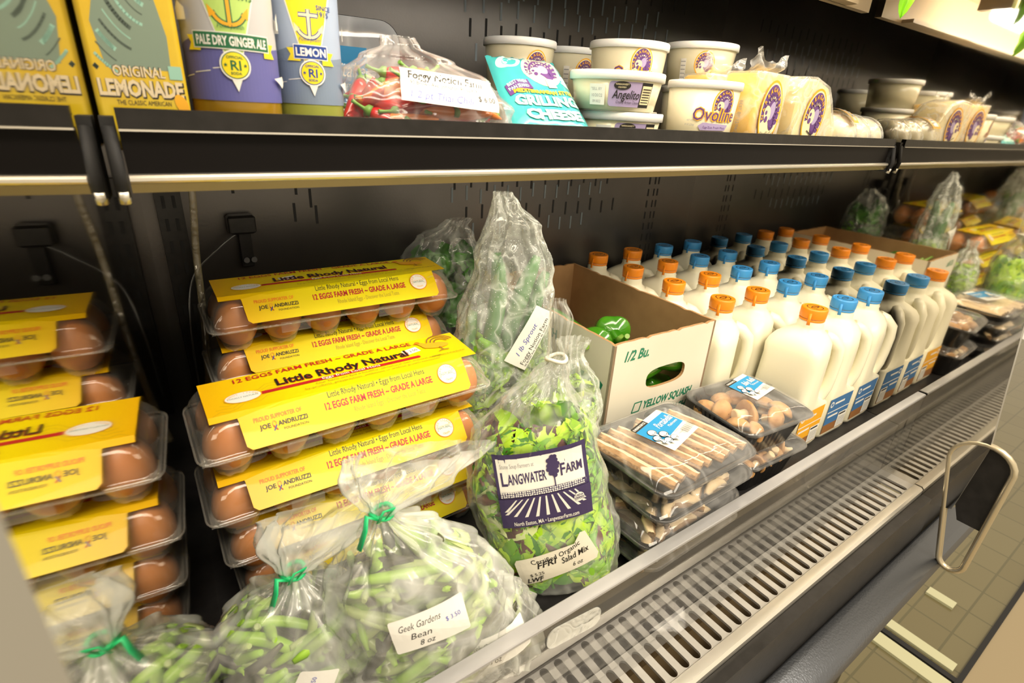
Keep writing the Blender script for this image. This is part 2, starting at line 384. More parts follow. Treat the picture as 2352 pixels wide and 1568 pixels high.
# floor of the store, seen beyond the bumper
def tile_floor():
    m, t, b, o = nt('store_floor_tiles'); N = t.nodes.new; L = t.links.new
    tc = N('ShaderNodeTexCoord'); br = N('ShaderNodeTexBrick'); br.offset = 0
    br.inputs['Color1'].default_value = (.155, .135, .07, 1); br.inputs['Color2'].default_value = (.14, .12, .06, 1); br.inputs['Mortar'].default_value = (.10, .09, .045, 1)
    br.inputs['Scale'].default_value = 1; br.inputs['Brick Width'].default_value = .13; br.inputs['Row Height'].default_value = .10; br.inputs['Mortar Size'].default_value = .003
    L(tc.outputs['Object'], br.inputs['Vector']); L(br.outputs[0], b.inputs['Base Color']); b.inputs['Roughness'].default_value = .22
    return m
mb = MB(); mb.box((1, -.4, -1.31), (8, 5, .02)); struct(mb.build('floor', tile_floor()))
mb = MB(); mb.box((1.8, -.9, -1.297), (5, 1.86, .006), 0); mb.box((1.8, .035, -1.296), (5, .012, .008), 1)
struct(mb.build('trim_1', [mat('floor_beige', (.30, .24, .145), .3), M_SLOT]))
mb = MB(); mb.box((1.48, .14, -1.296), (.045, .19, .008), 0); mb.box((1.56, .14, -1.296), (.035, .17, .008), 0); mb.box((1.52, .14, -1.2965), (.018, .2, .008), 1); mb.box((1.80, .165, -1.296), (.035, .07, .008), 0)  # pale strips reflected in the floor, put in as thin coloured slabs
struct(mb.build('strip_reflection', [mat('reflected_strip', (.50, .50, .33), .35), M_SLOT]))

# back wall with its columns of slots
mb = MB(); mb.box((.56, WALLY + .01, -.05), (1.36, .02, 1.18))
yw = WALLY - .0006
def slot(x, z, h, m): mb.add([(x - .0019, yw, z - h / 2), (x + .0019, yw, z - h / 2), (x + .0019, yw, z + h / 2), (x - .0019, yw, z + h / 2)], [(0, 1, 2, 3)], m)
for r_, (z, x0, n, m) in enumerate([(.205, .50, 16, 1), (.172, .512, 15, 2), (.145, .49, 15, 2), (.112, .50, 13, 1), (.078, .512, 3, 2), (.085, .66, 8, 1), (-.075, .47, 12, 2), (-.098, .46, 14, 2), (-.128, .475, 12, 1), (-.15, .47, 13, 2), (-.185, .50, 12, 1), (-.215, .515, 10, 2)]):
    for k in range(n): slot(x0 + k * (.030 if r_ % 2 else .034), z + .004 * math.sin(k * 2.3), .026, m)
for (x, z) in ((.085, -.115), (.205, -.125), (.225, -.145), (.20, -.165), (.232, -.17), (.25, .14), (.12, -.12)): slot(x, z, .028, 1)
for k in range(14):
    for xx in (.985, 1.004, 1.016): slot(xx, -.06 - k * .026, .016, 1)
struct(mb.build('wall_back', [M_WALL, M_SLOT, M_SLOT2]))
mb = MB(); mb.box((.56, .70, .335), (1.30, .34, .02)); struct(mb.build('ceiling', M_METAL))

# mirrored end panels
def panel_poly(mb, xs, out, prof):
    n = len(prof); f = [(xs(y), y, z) for y, z in prof]; g = [(xs(y) + out, y, z) for y, z in prof]
    mb.add(f, [tuple(range(n))], 0); mb.add(g, [tuple(reversed(range(n)))], 1)
    mb.add(f + g, [(i, (i + 1) % n, n + (i + 1) % n, n + i) for i in range(n)], 1)
prof = [(.188, .45), (.184, -.05), (.172, -.27), (.150, -.43), (.140, -.50), (.15, -.64), (.20, -.66), (.85, -.66), (.85, .45)]
mb = MB(); panel_poly(mb, lambda y: XR, .012, prof); struct(mb.build('wall_right', [M_MIRROR, M_EDGE]))
prof = [(.092, .45), (.092, -.66), (.85, -.66), (.85, .45)]
mb = MB(); panel_poly(mb, lambda y: XL0 + (XL1 - XL0) * (y - .15) / .7, -.016, prof); struct(mb.build('wall_left', [M_MIRROR, M_EDGE]))

case = thing('refrigerated_case', 'open black refrigerated display case with slotted grille, steel rail and dark bumper along the front', 'display case', (0, 0, 0))
CX, CW = (XL0 + XR) / 2 + .02, XR - XL0 + .04
mb = MB(); mb.box(((XR + XL0) / 2, (.275 + WALLY) / 2, DECK - .01), (XR - XL0 - .002, WALLY - .275, .02), bev=0); mb.box(((XR + XL0) / 2, .2785, (DECK - .64) / 2), (XR - XL0 - .002, .007, .1), 0)
mb.build('deck', [M_DECK], case)
# grille: steel plate with rounded slots, real openings
mb = MB(); GZ = -.63; P0 = .0226; sw = .0060; y0, y1 = .217, .269; x = .02
n_ = 50
for k in range(n_):
    xc = .012 + k * P0; c = []
    hole = []
    for q in range(9): a = -PI + PI * q / 8; hole.append((xc + sw * math.cos(a), y0 + sw + sw * math.sin(a)))
    for q in range(9): a = PI * q / 8; hole.append((xc + sw * math.cos(a), y1 - sw + sw * math.sin(a)))
    outer = [(xc - P0 / 2, .2035), (xc + P0 / 2, .2035), (xc + P0 / 2, .274), (xc - P0 / 2, .274)]
    V3 = [[Vector((p[0], p[1], 0)) for p in outer], [Vector((p[0], p[1], 0)) for p in reversed(hole)]]
    allp = outer + list(reversed(hole)); mb.add([(p[0], p[1], GZ) for p in allp], tessellate_polygon(V3), 0)
    m_ = len(hole); mb.add([(p[0], p[1], GZ) for p in hole] + [(p[0], p[1], GZ - .004) for p in hole], [(i, (i + 1) % m_, m_ + (i + 1) % m_, m_ + i) for i in range(m_)], 0, True)
xe = .012 + (n_ - .5) * P0; mb.box(((xe + XR) / 2, .2388, GZ - .0015), (XR - xe, .0705, .003)); mb.build('air_grille', M_STEEL, case)
mb = MB(); mb.box((CX, .238, -.70), (CW, .08, .004)); mb.box((CX, .277, -.67), (CW, .004, .06)); mb.build('grille_duct', mat('duct_brown', (.16, .11, .05), .6), case)
mb = MB(); mb.loft([[(xx, y, z) for y, z in ((.216, -.629), (.2145, -.6265), (.2025, -.6265), (.199, -.630), (.199, -.655), (.2035, -.655), (.2035, -.634), (.214, -.632))] for xx in (-.03, XR - .002)], 0, smooth=False); mb.build('front_rail', M_BRIGHT, case)
mb = MB(); mb.box((CX, .190, -.70), (CW, .016, .12)); mb.box((XR + .12, .191, -.70), (.24, .014, .12));  mb.box((CX, .245, -1.0), (CW, .09, .56)); mb.build('front_panel', M_METAL, case)
mb = MB(); mb.loft([[(xx, y, z) for y, z in ((.182, -.745), (.178, -.742), (.168, -.744), (.145, -.752), (.134, -.758), (.128, -.768), (.130, -.778), (.14, -.782), (.182, -.782))] for xx in (-.03, XR + .20)], 0, smooth=True); mb.build('bumper', M_BUMPER, case)
# stadium-shaped moulding at the end of the bumper
pts = []
A_, B_ = Vector((XR + .004, .142, -.535)), Vector((XR + .004, .118, -.74))
ax = (B_ - A_).normalized(); pr = Vector((0, ax.z, -ax.y))
for q in range(13):
    a = PI * q / 12; pts.append(A_ + pr * math.cos(a) * .045 * -1 - ax * math.sin(a) * .04)
for q in range(13):
    a = PI * q / 12; pts.append(B_ + pr * math.cos(a) * .02 + ax * math.sin(a) * .022)
mb = MB(); mb.tube(pts, .0055, 10, 0, closed=True); fp = [(p[0], p[1], max(p[2], -.66)) for p in pts]; mb.add([(p[0] + .004, p[1], p[2]) for p in fp] + [(p[0] + .008, p[1], p[2]) for p in fp], [tuple(range(len(pts))), tuple(reversed(range(len(pts), 2 * len(pts))))], 1); mb.build('end_moulding', [mat('moulding_brass', (.62, .55, .40), .3, .8), M_METAL], case)
# canopy above with the fluorescent tube
mb = MB(); mb.box((CX - .03, .545, .26), (CW - .07, .012, .15), 0); mb.box((CX - .03, .46, .262), (CW - .07, .18, .004), 0); mb.box((CX - .03, .375, .25), (CW - .07, .006, .03), 0)
for xx in (.02, .94): mb.box((xx, .43, .235), (.02, .05, .05), 0)
mb.build('canopy', [M_BEIGE], case)
mb = MB(); mb.box(((.03 + .93) / 2, .53, .188), (XR - .03, .022, .006), 0); mb.build('canopy_lip', M_BEIGE, case)
mb = MB(); mb.tube([(.03, .425, .205), (.93, .425, .205)], .014, 16, 0); mb.build('fluorescent_tube', mat('tube_glow', (1, 1, 1), .5, emit=(1, .93, .82, 13)), case)
# slim strip light under the display shelf, hidden behind its front rail
mb = MB(); mb.box((.56, .472, -.062), (1.0, .014, .006), 0); mb.build('shelf_strip_light', mat('strip_glow', (1, 1, 1), .5, emit=(1, .88, .68, 14)), case)

# display shelf
shelf = thing('display_shelf', 'long black metal shelf with raised front lip above the eggs and milk', 'shelf', (0, .433, SHELF))
SX0, SX1 = .002, XR - .022
def xb(y0_, z0_, y1_, z1_, m=0, mb=None): mb.box(((SX0 + SX1) / 2, (y0_ + y1_) / 2 - .433, (z0_ + z1_) / 2 - SHELF), (SX1 - SX0, y1_ - y0_, z1_ - z0_), m)
mb = MB(); xb(.4405, -.046, WALLY - .002, SHELF, 0, mb); mb.build('shelf_pan', M_METAL, shelf)
mb = MB(); xb(.433, -.0265, .437, -.0145, 0, mb); xb(.437, -.0200, .4405, -.0145, 0, mb); xb(.4315, -.0280, .4345, -.0268, 1, mb); mb.build('front_lip', [M_METAL, M_BRIGHT], shelf)
mb = MB(); xb(.4385, -.055, .4403, -.0266, 0, mb); mb.build('tag_channel', mat('channel', (.006, .005, .005), .4, 0, .12), shelf)
mb = MB(); pf = [(.440, -.0545), (.434, -.0550), (.4325, -.0565), (.4325, -.0585), (.434, -.0600)]
mb.loft([[(xx, y - .433, z - SHELF) for y, z in pf + [(.444, -.060), (.444, -.0545)]] for xx in (SX0, SX1)], 0, smooth=False)
mb.loft([[(xx, y - .433, z - SHELF) for y, z in [(.434, -.0602), (.437, -.0665), (.440, -.0665), (.440, -.0602)]] for xx in (SX0, SX1)], 1, smooth=False)
mb.build('light_rail', [M_BRIGHT, M_RAILBAND], shelf)
for xx, nm in ((-.003, 0), (XR - .014, 1)):
    mb = MB(); mb.box((xx, .012, -.003), (.008, .018, .05), 0); mb.tube([(xx, .004, .016), (xx, -.003, -.012), (xx, 0, -.026)], .004, 8, 0)
    mb.tube([(xx, -.002, -.022), (xx, .0, -.030)], .0035, 8, 1); mb.build('bracket', [M_SLOT, M_BRIGHT], shelf)
# crumbs of dried leaf stuck in the light rail
mb = MB()
for k in range(60):
    xx = .50 + .17 * random.random(); mb.tube([(xx, .010 + .003 * random.random(), -.0125 + .002 * random.random()), (xx + random.uniform(-.004, .004), .009, -.0125 + random.uniform(.001, .0055))], .0005, 4, 0)
o = mb.build('dried_leaf_crumbs', mat('crumb', (.42, .45, .36), .8), None, (0, .433, SHELF)); tag(o, 'grey green dried leaf crumbs lying along the light rail below the shelf', 'crumbs', None, 'stuff')

# clear plastic fence across the front
fence = thing('fence_panel', 'long clear plastic fence with a frosted top edge in front of the deck', 'fence', (0, .26, -.629))
M_ACR = clear('acrylic', .16, .018, .02)
mb = MB(); mb.box((XR / 2, 0, .090), (XR - .008, .012, .178), 0); mb.build('clear_sheet', M_ACR, fence)
mb = MB(); mb.box((XR / 2, 0, .1815), (XR - .008, .0145, .005), 0, bev=.001); mb.build('top_edge', mat('frosted_edge', (.36, .355, .36), .35, 0, .5, coat=.1, emit=None, col2=(.28, .28, .29), nscale=8), fence)
mb = MB(); mb.loft([[(p[0] * 1.0, y, p[1] + p[0] * -.13) for p in rrect(.036, .014, .011, 5)] for y in (-.0075, -.0065)], 0, smooth=False)
mb.build('tag_holder', film('tag_plastic', .30, .3, .05), fence, (.285, 0, .155))

# leaves of an artificial vine hanging from the canopy
def vine(px, py, pz, dirs):
    t = thing('artificial_vine', 'bright green artificial leaves hanging down from the canopy at top right', 'vine', (px, py, pz))
    for k, (dx, dy, dz, L, w) in enumerate(dirs):
        mb = MB(); leaf(mb, (dx, dy, dz), (.15 * math.sin(k * 2), .1, -1), (-1, -.4, .2), L, w, .12, 0, k, .2); mb.build('leaf', mat('vine_green', (.25, .62, .02), .35, 0, .5, sss=.1), t)
    mb = MB(); mb.tube([(-.1, 0, .10), (0, 0, .085), (.09, 0, .10)], .0015, 6); mb.build('stem', mat('vine_stem', (.12, .25, .03), .5), t)
vine(.90, .385, .153, [(0, 0, .022, .075, .022), (-.028, .0, .05, .06, .03), (.05, .005, .06, .06, .02)])

# tubing, brackets and slotted upright in the left back corner
def pipe(name, label, cat, pts, r, m, group=None):
    P = [Vector(p) for p in pts]; out = []
    for i in range(len(P) - 1):
        p0, p1, p2, p3 = P[max(i - 1, 0)], P[i], P[i + 1], P[min(i + 2, len(P) - 1)]
        for k in range(8):
            t = k / 8; out.append(.5 * ((2 * p1) + (p2 - p0) * t + (2 * p0 - 5 * p1 + 4 * p2 - p3) * t * t + (3 * p1 - p0 - 3 * p2 + p3) * t ** 3))
    out.append(P[-1]); mb = MB(); mb.tube(out, r, 10, 0); return tag(mb.build(name, m), label, cat, group)
M_HOSE = film('hose_clear', .22, .6, 0, (.75, .65, .40), .08); M_HOSE.node_tree.nodes['Principled BSDF'].inputs['Base Color'].default_value = (.6, .5, .28, 1)
pipe('drain_hose', 'clear yellowish plastic hose hanging down the back left corner beside the egg cartons', 'hose', [(.064, .80, -.065), (.066, .80, -.12), (.058, .80, -.20), (.052, .78, -.27), (.042, .76, -.36), (.030, .76, -.45)], .0045, M_HOSE)
pipe('power_cable', 'thin dark cable looping from the wall bracket into the left corner', 'cable', [(.118, .835, -.185), (.09, .82, -.20), (.05, .82, -.24), (.035, .80, -.30), (.03, .8, -.40)], .0016, mat('cable', (.10, .10, .10), .2, 0, .8))
mb = MB(); mb.box((0, 0, 0), (.030, .012, .34)); 
for k in range(10): mb.box((-.006, -.0062, .14 - k * .03), (.004, .001, .016), 1); mb.box((.006, -.0062, .14 - k * .03), (.004, .001, .016), 1)
tag(mb.build('slotted_upright', [M_METAL, M_SLOT], None, (.040, .842, -.28)), 'black slotted metal upright on the back wall in the left corner', 'upright')
t = thing('wall_bracket', 'black metal bracket clipped on the back wall above the egg cartons', 'bracket', (.122, .835, -.19))
mb = MB(); mb.box((0, 0, .016), (.036, .022, .026), 0, bev=.003); mb.build('housing', M_METAL, t)
mb = MB(); mb.box((.003, .005, -.022), (.016, .008, .05), 0, bev=.001); mb.lathe([(.004, 0), (.004, .004)], 12, 1, Matrix.Translation((.0, -.001, -.036)) @ Matrix.Rotation(PI / 2, 4, 'X')); mb.lathe([(.004, 0), (.004, .004)], 12, 1, Matrix.Translation((.010, -.001, -.036)) @ Matrix.Rotation(PI / 2, 4, 'X')); mb.build('arm', [M_METAL, flat('slotgrey', (.12, .12, .12))], t)

# ================================================================== egg cartons
M_CART = rigid('carton_plastic')
def yellow_label():
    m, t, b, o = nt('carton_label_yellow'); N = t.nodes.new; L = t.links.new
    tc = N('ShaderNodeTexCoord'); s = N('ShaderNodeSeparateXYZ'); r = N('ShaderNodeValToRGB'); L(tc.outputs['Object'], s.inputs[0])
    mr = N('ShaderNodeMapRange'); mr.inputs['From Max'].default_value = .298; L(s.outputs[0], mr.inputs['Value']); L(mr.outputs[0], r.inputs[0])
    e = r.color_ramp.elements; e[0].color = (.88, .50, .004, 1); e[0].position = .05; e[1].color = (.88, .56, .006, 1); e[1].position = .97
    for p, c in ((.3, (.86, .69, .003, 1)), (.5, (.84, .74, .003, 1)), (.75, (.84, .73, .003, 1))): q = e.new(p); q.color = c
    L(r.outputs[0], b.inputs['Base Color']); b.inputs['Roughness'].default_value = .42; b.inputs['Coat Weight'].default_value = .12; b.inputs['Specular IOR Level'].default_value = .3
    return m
M_YL = yellow_label()
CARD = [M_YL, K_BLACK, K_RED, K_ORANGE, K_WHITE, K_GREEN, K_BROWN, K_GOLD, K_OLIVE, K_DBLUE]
def rooster(P, x, y, k):
    P.ell(x, y, .013 * k, .0055 * k, 7, -.15); P.poly([(x - .015 * k, y + .009 * k), (x - .011 * k, y + .010 * k), (x - .003 * k, y + .002 * k), (x - .011 * k, y - .003 * k)], 7)
    P.ell(x - .014 * k, y + .010 * k, .0026 * k, .0024 * k, 3); P.poly([(x - .0165 * k, y + .010 * k), (x - .019 * k, y + .009 * k), (x - .0165 * k, y + .0085 * k)], 3)
    for q in range(3): P.arc(x + .008 * k, y + .002 * k, (.007 + q * .0035) * k, (.008 + q * .0036) * k, 160, 20, .0013 * k, 6, 10)
    P.line([(x + .002 * k, y - .005 * k), (x + .003 * k, y - .011 * k), (x + .008 * k, y - .012 * k)], .0012 * k, 6); P.line([(x + .003 * k, y - .011 * k), (x - .002 * k, y - .0125 * k)], .001 * k, 6)
def seal(P, x, y, r, ry=None):
    ry = ry or r
    P.ell(x, y, r, ry, 3); P.ell(x, y, r * .93, ry * .93, 4)
    P.arctext("RHODE ISLAND'S", x, y, r * .66, ry * .66, 200, -20, r * .32, 7, 0); P.text('NATURAL', x, y - .001, r * .30, 5, 'c'); P.text('LOCALLY FRESH', x, y + .0015, r * .16, 7, 'c'); P.arctext('OWN', x, y, r * .72, ry * .72, 235, 305, r * .30, 7, 0)
CL, CW_, CH = .298, .104, .066
def carton_meshes():
    out = []
    # base: sheet with twelve tapered cups
    zr = .031
    def base(u, v):
        x = u * CL; y = v * CW_
        cx = .026 + round(min(5, max(0, (x - .026) / .0492))) * .0492; cy = .028 if y < CW_ / 2 else .076
        dx, dy = x - cx, y - cy; d = (abs(dx) ** 2.6 + abs(dy) ** 2.6) ** (1 / 2.6)
        t = min(1, max(0, (d - .0125) / .0105)); w = .0285 * (1 - t ** 1.25)
        edge = min(x, y, CL - x, CW_ - y)
        if edge < .002: w = 0
        if w < .002 and edge > .012: w = .008 * (1 - abs(y / CW_ - .5) * 1.2)
        ridge = .0007 * math.cos(8 * math.atan2(dy, dx)) * (1 - t) * (d > .011)
        return (x, y, zr - w + ridge)
    mb = MB(); mb.grid(base, 120, 44, 0)
    for (a, z) in ((0, zr), (.0012, zr + .0016), (0, zr + .0032)):
        pass
    out.append(('base', mb.mesh('carton_base', [M_CART])))
    # lid: flange, stepped skirt and tapered top with shallow scallops between the eggs
    mb = MB(); rings = []
    for (ins, z, r) in ((-.003, .0325, .012), (-.003, .0345, .012), (.0, .035, .012), (.001, .039, .012), (.0025, .046, .014), (.007, .055, .016), (.0125, .0615, .014), (.019, .0645, .010), (.024, .066, .008)):
        ring = []
        base_ = rrect(CL / 2 - ins, CW_ / 2 - ins, r, 5); pts = []
        for i, p in enumerate(base_):
            q = base_[(i + 1) % len(base_)]; n = 1 if i % 6 != 5 else (36 if (i // 6) % 2 else 12)
            for k in range(n): pts.append((p[0] + (q[0] - p[0]) * k / n, p[1] + (q[1] - p[1]) * k / n))
        for p in pts:
            sc = .0016 * (.5 - .5 * math.cos((p[0] + CL / 2 - .0014) / .0492 * 2 * PI)) if .036 < z < .058 else 0
            ring.append((p[0] + CL / 2, p[1] * (1 - sc / .05) + CW_ / 2, z))
        rings.append(ring)
    n = len(rings[0]); mb.loft(rings, 0, cap=False); mb.f.append(tuple((len(rings) - 1) * n + j for j in range(n))); mb.m.append(0); mb.sm.append(False)
    # flange rim bead and clasp tabs on the front
    mb.tube([(p[0] + CL / 2, p[1] + CW_ / 2, .033) for p in rrect(CL / 2 + .003, CW_ / 2 + .003, .014, 5)], .0009, 6, 0, closed=True)
    for xx in (.085, .20): mb.box((xx, -.004, .030), (.032, .0015, .012), 0)
    out.append(('lid', mb.mesh('carton_lid', [M_CART])))
    # printed label: top panel and front flap
    mb = MB(); zt = .0668; FO = .0016
    def top_pts():
        P = plane_F((0, .030, zt), (1, 0, 0), (0, 1, 0), (0, 0, 1)); return P
    # curve: t=0 back .. front edge; two planar faces joined by a soft fold
    F = lambda s_, t_, h: (s_, .082 - t_, zt + h) if t_ < .062 else (s_, .020 - (t_ - .062) * .74 - (h + FO * min(1, (t_ - .062) / .002)) * .67, zt - (t_ - .062) * .67 + (h + FO * min(1, (t_ - .062) / .002)) * .74)
    # t from 0 (back) to .062 (front edge of top) to .100 (bottom of the front flap)
    P = Print(mb, F, 0, .00006)
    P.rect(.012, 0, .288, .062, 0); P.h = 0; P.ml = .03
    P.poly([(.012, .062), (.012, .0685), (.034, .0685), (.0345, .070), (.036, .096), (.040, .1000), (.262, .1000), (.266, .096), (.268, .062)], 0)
    T = plane_F((0, .082, zt), (1, 0, 0), (0, 1, 0), (0, 0, 1)); P = Print(mb, T, .0002, .00006)
    for q in range(5): P.line([(.016 + k * .007 + .004 * q, -.062 + .006 * q + .003 * math.sin(k * 1.9 + q) + k * .002) for k in range(9)], .0003, 8)
    P.rect(.052, -.0425, .228, -.0375, 2, .0024); P.ell(.045, -.040, .0165, .0095, 7); P.ell(.045, -.040, .0155, .0088, 4); P.text('LOCALLY NATURAL', .045, -.041, .003, 5, 'c'); P.arctext('RHODE ISLAND', .045, -.0405, .012, .006, 170, 10, .003, 7, 0)
    P.text('12 EGGS FARM FRESH ~ GRADE A LARGE', .040, -.0125, .0105, 2, 'l', .190, bold=.01, curve=lambda a: .003 * math.sin(a / .19 * PI))
    P.text('Little Rhody Natural', .0765, -.0340, .0185, 2, 'l', .141, bold=.025); P.text('Little Rhody Natural', .076, -.0335, .0185, 1, 'l', .141, bold=.02)
    P.text('Eggs from Local Hens', .118, -.0418, .0062, 4, 'l', .062, bold=.01)
    P.text('Our hens are fed a healthy, all-natural diet without animal', .110, -.0485, .0052, 8, 'l', .140); P.text('by-products, preservatives, antibiotics or artificial growth hormones".', .098, -.0545, .0052, 8, 'l', .150)
    rooster(P, .255, -.0240, 1.25); P.text('KEEP REFRIGERATED AT OR BELOW 45F', .238, -.0500, .0030, 1, 'l', .042)
    Ff = plane_F((0, .020 - FO * .67, zt + FO * .74), (1, 0, 0), (0, .74, .67), (0, -.67, .74)); P = Print(mb, Ff, .0003, .00006)
    P.text('Little Rhody Natural \u2022 Eggs from Local Hens', .114, -.0085, .0090, 1, 'l', .104)
    P.text('12 EGGS FARM FRESH ~ GRADE A LARGE', .108, -.0200, .0100, 2, 'l', .116, bold=.03)
    P.text('Rhode Island Eggs - Discover the Local Taste.', .135, -.0290, .0078, 8, 'l', .078)
    P.text('PROUD SUPPORTER OF', .046, -.0145, .0058, 3, 'l', .042, bold=.02); P.text('JOE', .050, -.0225, .0062, 1, 'l', .009, bold=.02); P.text('ANDRUZZI', .0655, -.0225, .0062, 1, 'l', .026, bold=.02)
    P.text('FOUNDATION', .069, -.0275, .0034, 1, 'l', .022); P.arc(.0625, -.0195, .0016, .0025, -40, 220, .0008, 7, 8); P.line([(.0612, -.0215), (.0640, -.0260)], .001, 2); P.line([(.0638, -.0215), (.0610, -.0260)], .001, 9)
    seal(P, .243, -.0150, .0115)
    out.append(('label', mb.mesh('carton_label', CARD)))
    # the print stays in the label's own mesh
    return out
CM = carton_meshes()
def egg_mesh():
    mb = MB(); pr = []
    for k in range(15):
        a = PI * k / 14; z = .0285 - .0285 * math.cos(a); r = .0222 * math.sin(a) * (1 + .13 * math.cos(a) ) ; pr.append((max(r, .0001), z))
    mb.lathe(pr, 22, 0); return mb.mesh('egg', [mat('brown_eggshell', (.60, .205, .045), .42, 0, .5, col2=(.70, .27, .07), nscale=24, bumps=(700, .08, 2, .0004))])
EGG = egg_mesh()
def carton(name_label, loc, rot=0, tilt=0, eggs=0, where='', price=None, group='egg cartons stacked at the left'):
    t = thing('egg_carton', name_label, 'egg carton', loc, (tilt, 0, rot), group)
    for n, me in CM:
        o = bpy.data.objects.new(n, me); COL.objects.link(o); o.parent = t
    if price:
        mb = MB(); P = Print(mb, plane_F((price, .050, .0670), (.97, .2, 0), (-.2, .97, 0), (0, 0, 1))); P.rect(0, 0, .020, .011, 0); P.text('$ 3.50', .002, .003, .0062, 1, 'l', .016); o = mb.build('price_sticker', [K_WHITE, K_BLACK], t)
    M = Matrix.Translation(loc) @ Matrix.Rotation(rot, 4, 'Z') @ Matrix.Rotation(tilt, 4, 'X')
    nth = ['first', 'second', 'third', 'fourth', 'fifth', 'sixth']
    for k in range(6):
        for r_ in range(2 if eggs > 1 else eggs):
            e = bpy.data.objects.new('egg', EGG); COL.objects.link(e)
            e.location = M @ Vector((.026 + .0492 * k, .028 + .048 * r_, .0045)); e.rotation_euler = (tilt + random.uniform(-.05, .05), random.uniform(-.06, .06), random.random() * 6)
            tag(e, f'{nth[k]} brown egg from the left, {"front" if r_ == 0 else "back"} row, {where}', 'egg', 'brown eggs in ' + where)
for k in range(3): carton('clear egg carton low in the rear stack, hidden behind the front stack', (.046, .625, DECK + .0002 + k * .0625), .0, 0, 0, group='egg cartons low in the rear stack')
carton('clear egg carton second from the top of the rear stack, white seal at right', (.040, .610, DECK + .0003 + 3 * .0625), 0, 0, 1, 'second carton of rear stack')
carton('clear egg carton topmost of the rear stack, small white price sticker on its top', (.044, .603, DECK + .0005 + 4 * .0627), -.01, .02, 2, 'topmost carton of rear stack', price=.085)
carton('clear egg carton at the bottom of the front stack beside the bean bags', (.022, .470, DECK + .0002), .03, 0, 1, 'bottom carton of front stack')
carton('clear egg carton second from the bottom of the front stack', (.012, .462, DECK + .0622), -.01, 0, 1, 'second lowest carton of front stack')
carton('clear egg carton third from the bottom of the front stack, directly under the topmost one', (.004, .452, DECK + .1245), .0, 0, 2, 'third carton of front stack')
carton('clear egg carton topmost of the front stack, price sticker 3.50 beside the rooster', (.007, .451, DECK + .1935), .015, .05, 2, 'topmost carton of front stack', price=.215)

# ================================================================== milk jugs
M_MILK = mat('milk_jug_plastic', (.90, .86, .67), .34, 0, .5, sss=0, bumps=(60, .05))
M_CO = mat('cap_orange', (.90, .28, .01), .35, 0, .5); M_CB = mat('cap_blue', (.05, .30, .68), .35, 0, .5)
def jug_meshes():
    H = .049
    def section(hs, r, cut):
        out = []; P = rrect(hs, hs, r, 6)
        dense = []
        for i, p in enumerate(P):
            q = P[(i + 1) % len(P)]; n = 5 if i % 7 == 6 else 1
            for k in range(n): dense.append((p[0] + (q[0] - p[0]) * k / n, p[1] + (q[1] - p[1]) * k / n))
        for (x, y) in dense:
            if cut:   # push the (+x,-y) corner in
                d = (x - y) / math.sqrt(2); lim = cut
                if d > lim: x -= (d - lim) / math.sqrt(2); y += (d - lim) / math.sqrt(2)
            out.append((x, y))
        return out
    keys = [(0, .043, .012, 0), (.003, .0465, .014, 0), (.010, .0485, .011, 0), (.085, .0485, .011, 0), (.092, .0485, .011, .052), (.100, .0485, .015, .036), (.130, .0480, .016, .031), (.165, .0475, .018, .030),
            (.182, .0475, .014, .031), (.192, .0455, .016, .032), (.202, .0405, .019, .033), (.210, .0315, .021, .030), (.217, .0215, .0200, 0), (.222, .0200, .0198, 0), (.226, .0205, .0203, 0), (.229, .0190, .0188, 0), (.236, .0185, .0183, 0)]
    mb = MB(); mb.loft([[(x, y, z) for x, y in section(h, min(r, h - .0001), c)] for z, h, r, c in keys], 0)
    body = mb
    d = 1 / math.sqrt(2)
    hp = [(.026, .206), (.040, .200), (.054, .186), (.0575, .165), (.057, .135), (.055, .112), (.050, .096), (.040, .086)]
    body.tube([(a * d, -a * d, z) for a, z in hp], [.010, .0105, .0105, .0095, .0095, .010, .011, .012], 12, 0)
    body = mb.mesh('jug_body', [M_MILK])
    labs = []
    for c1, c2 in ((K_GOLD, K_BROWN), (flat('jug_blue', (.05, .17, .40)), K_BROWN)):
        mb = MB(); F = lambda s, t, h: (s, -.0487 - h, t); P = Print(mb, F, .0001, .00008)
        P.rect(-.043, .030, .036, .084, 0); P.rect(-.043, .012, .036, .030, 1); P.rect(-.042, .055, .035, .057, 2)
        P.ell(-.034, .072, .006, .006, 2); P.ell(-.034, .072, .0035, .0035, 0); P.rect(-.024, .070, .010, .074, 2); P.rect(-.038, .045, -.002, .049, 2)
        P.rect(.004, .014, .034, .046, 2); P.rect(.006, .040, .030, .0435, 3)
        for q in range(7): P.rect(.006, .017 + q * .003, .032, .0176 + q * .003, 3)
        labs.append(mb.mesh('jug_label', [c1, c2, K_WHITE, K_BLACK]))
    caps = []
    for cm in (M_CO, M_CB):
        mb = MB(); mb.lathe([(.0196, .236), (.0200, .238), (.0202, .250), (.0194, .2525), (.0180, .2530), (.0175, .2522)], 36, 0, wob=lambda a, z: .0002 * math.cos(a * 36))
        mb.lathe([(.0190, .2315), (.0197, .232), (.0197, .2345), (.019, .235)], 30, 0)
        mb.tube([(-.0195, -.006, .246), (-.0225, -.008, .236), (-.0245, -.0095, .228)], [.0028, .0026, .003], 8, 0, flat_=.35)
        P = Print(mb, lambda s, t, h: (s, t, .2523 + h), .0002, .0001)
        P.arc(0, 0, .012, .012, 10, 170, .0012, 1); P.arc(0, 0, .012, .012, 190, 350, .0012, 1); P.arc(0, 0, .005, .004, 0, 360, .0012, 1); P.line([(-.010, 0), (-.006, .003), (-.003, -.004)], .0012, 1); P.line([(.010, .001), (.007, -.003), (.004, .004)], .0012, 1)
        caps.append(mb.mesh('jug_cap', [cm, K_BLACK]))
    return body, labs, caps
JB, JL, JC = jug_meshes()
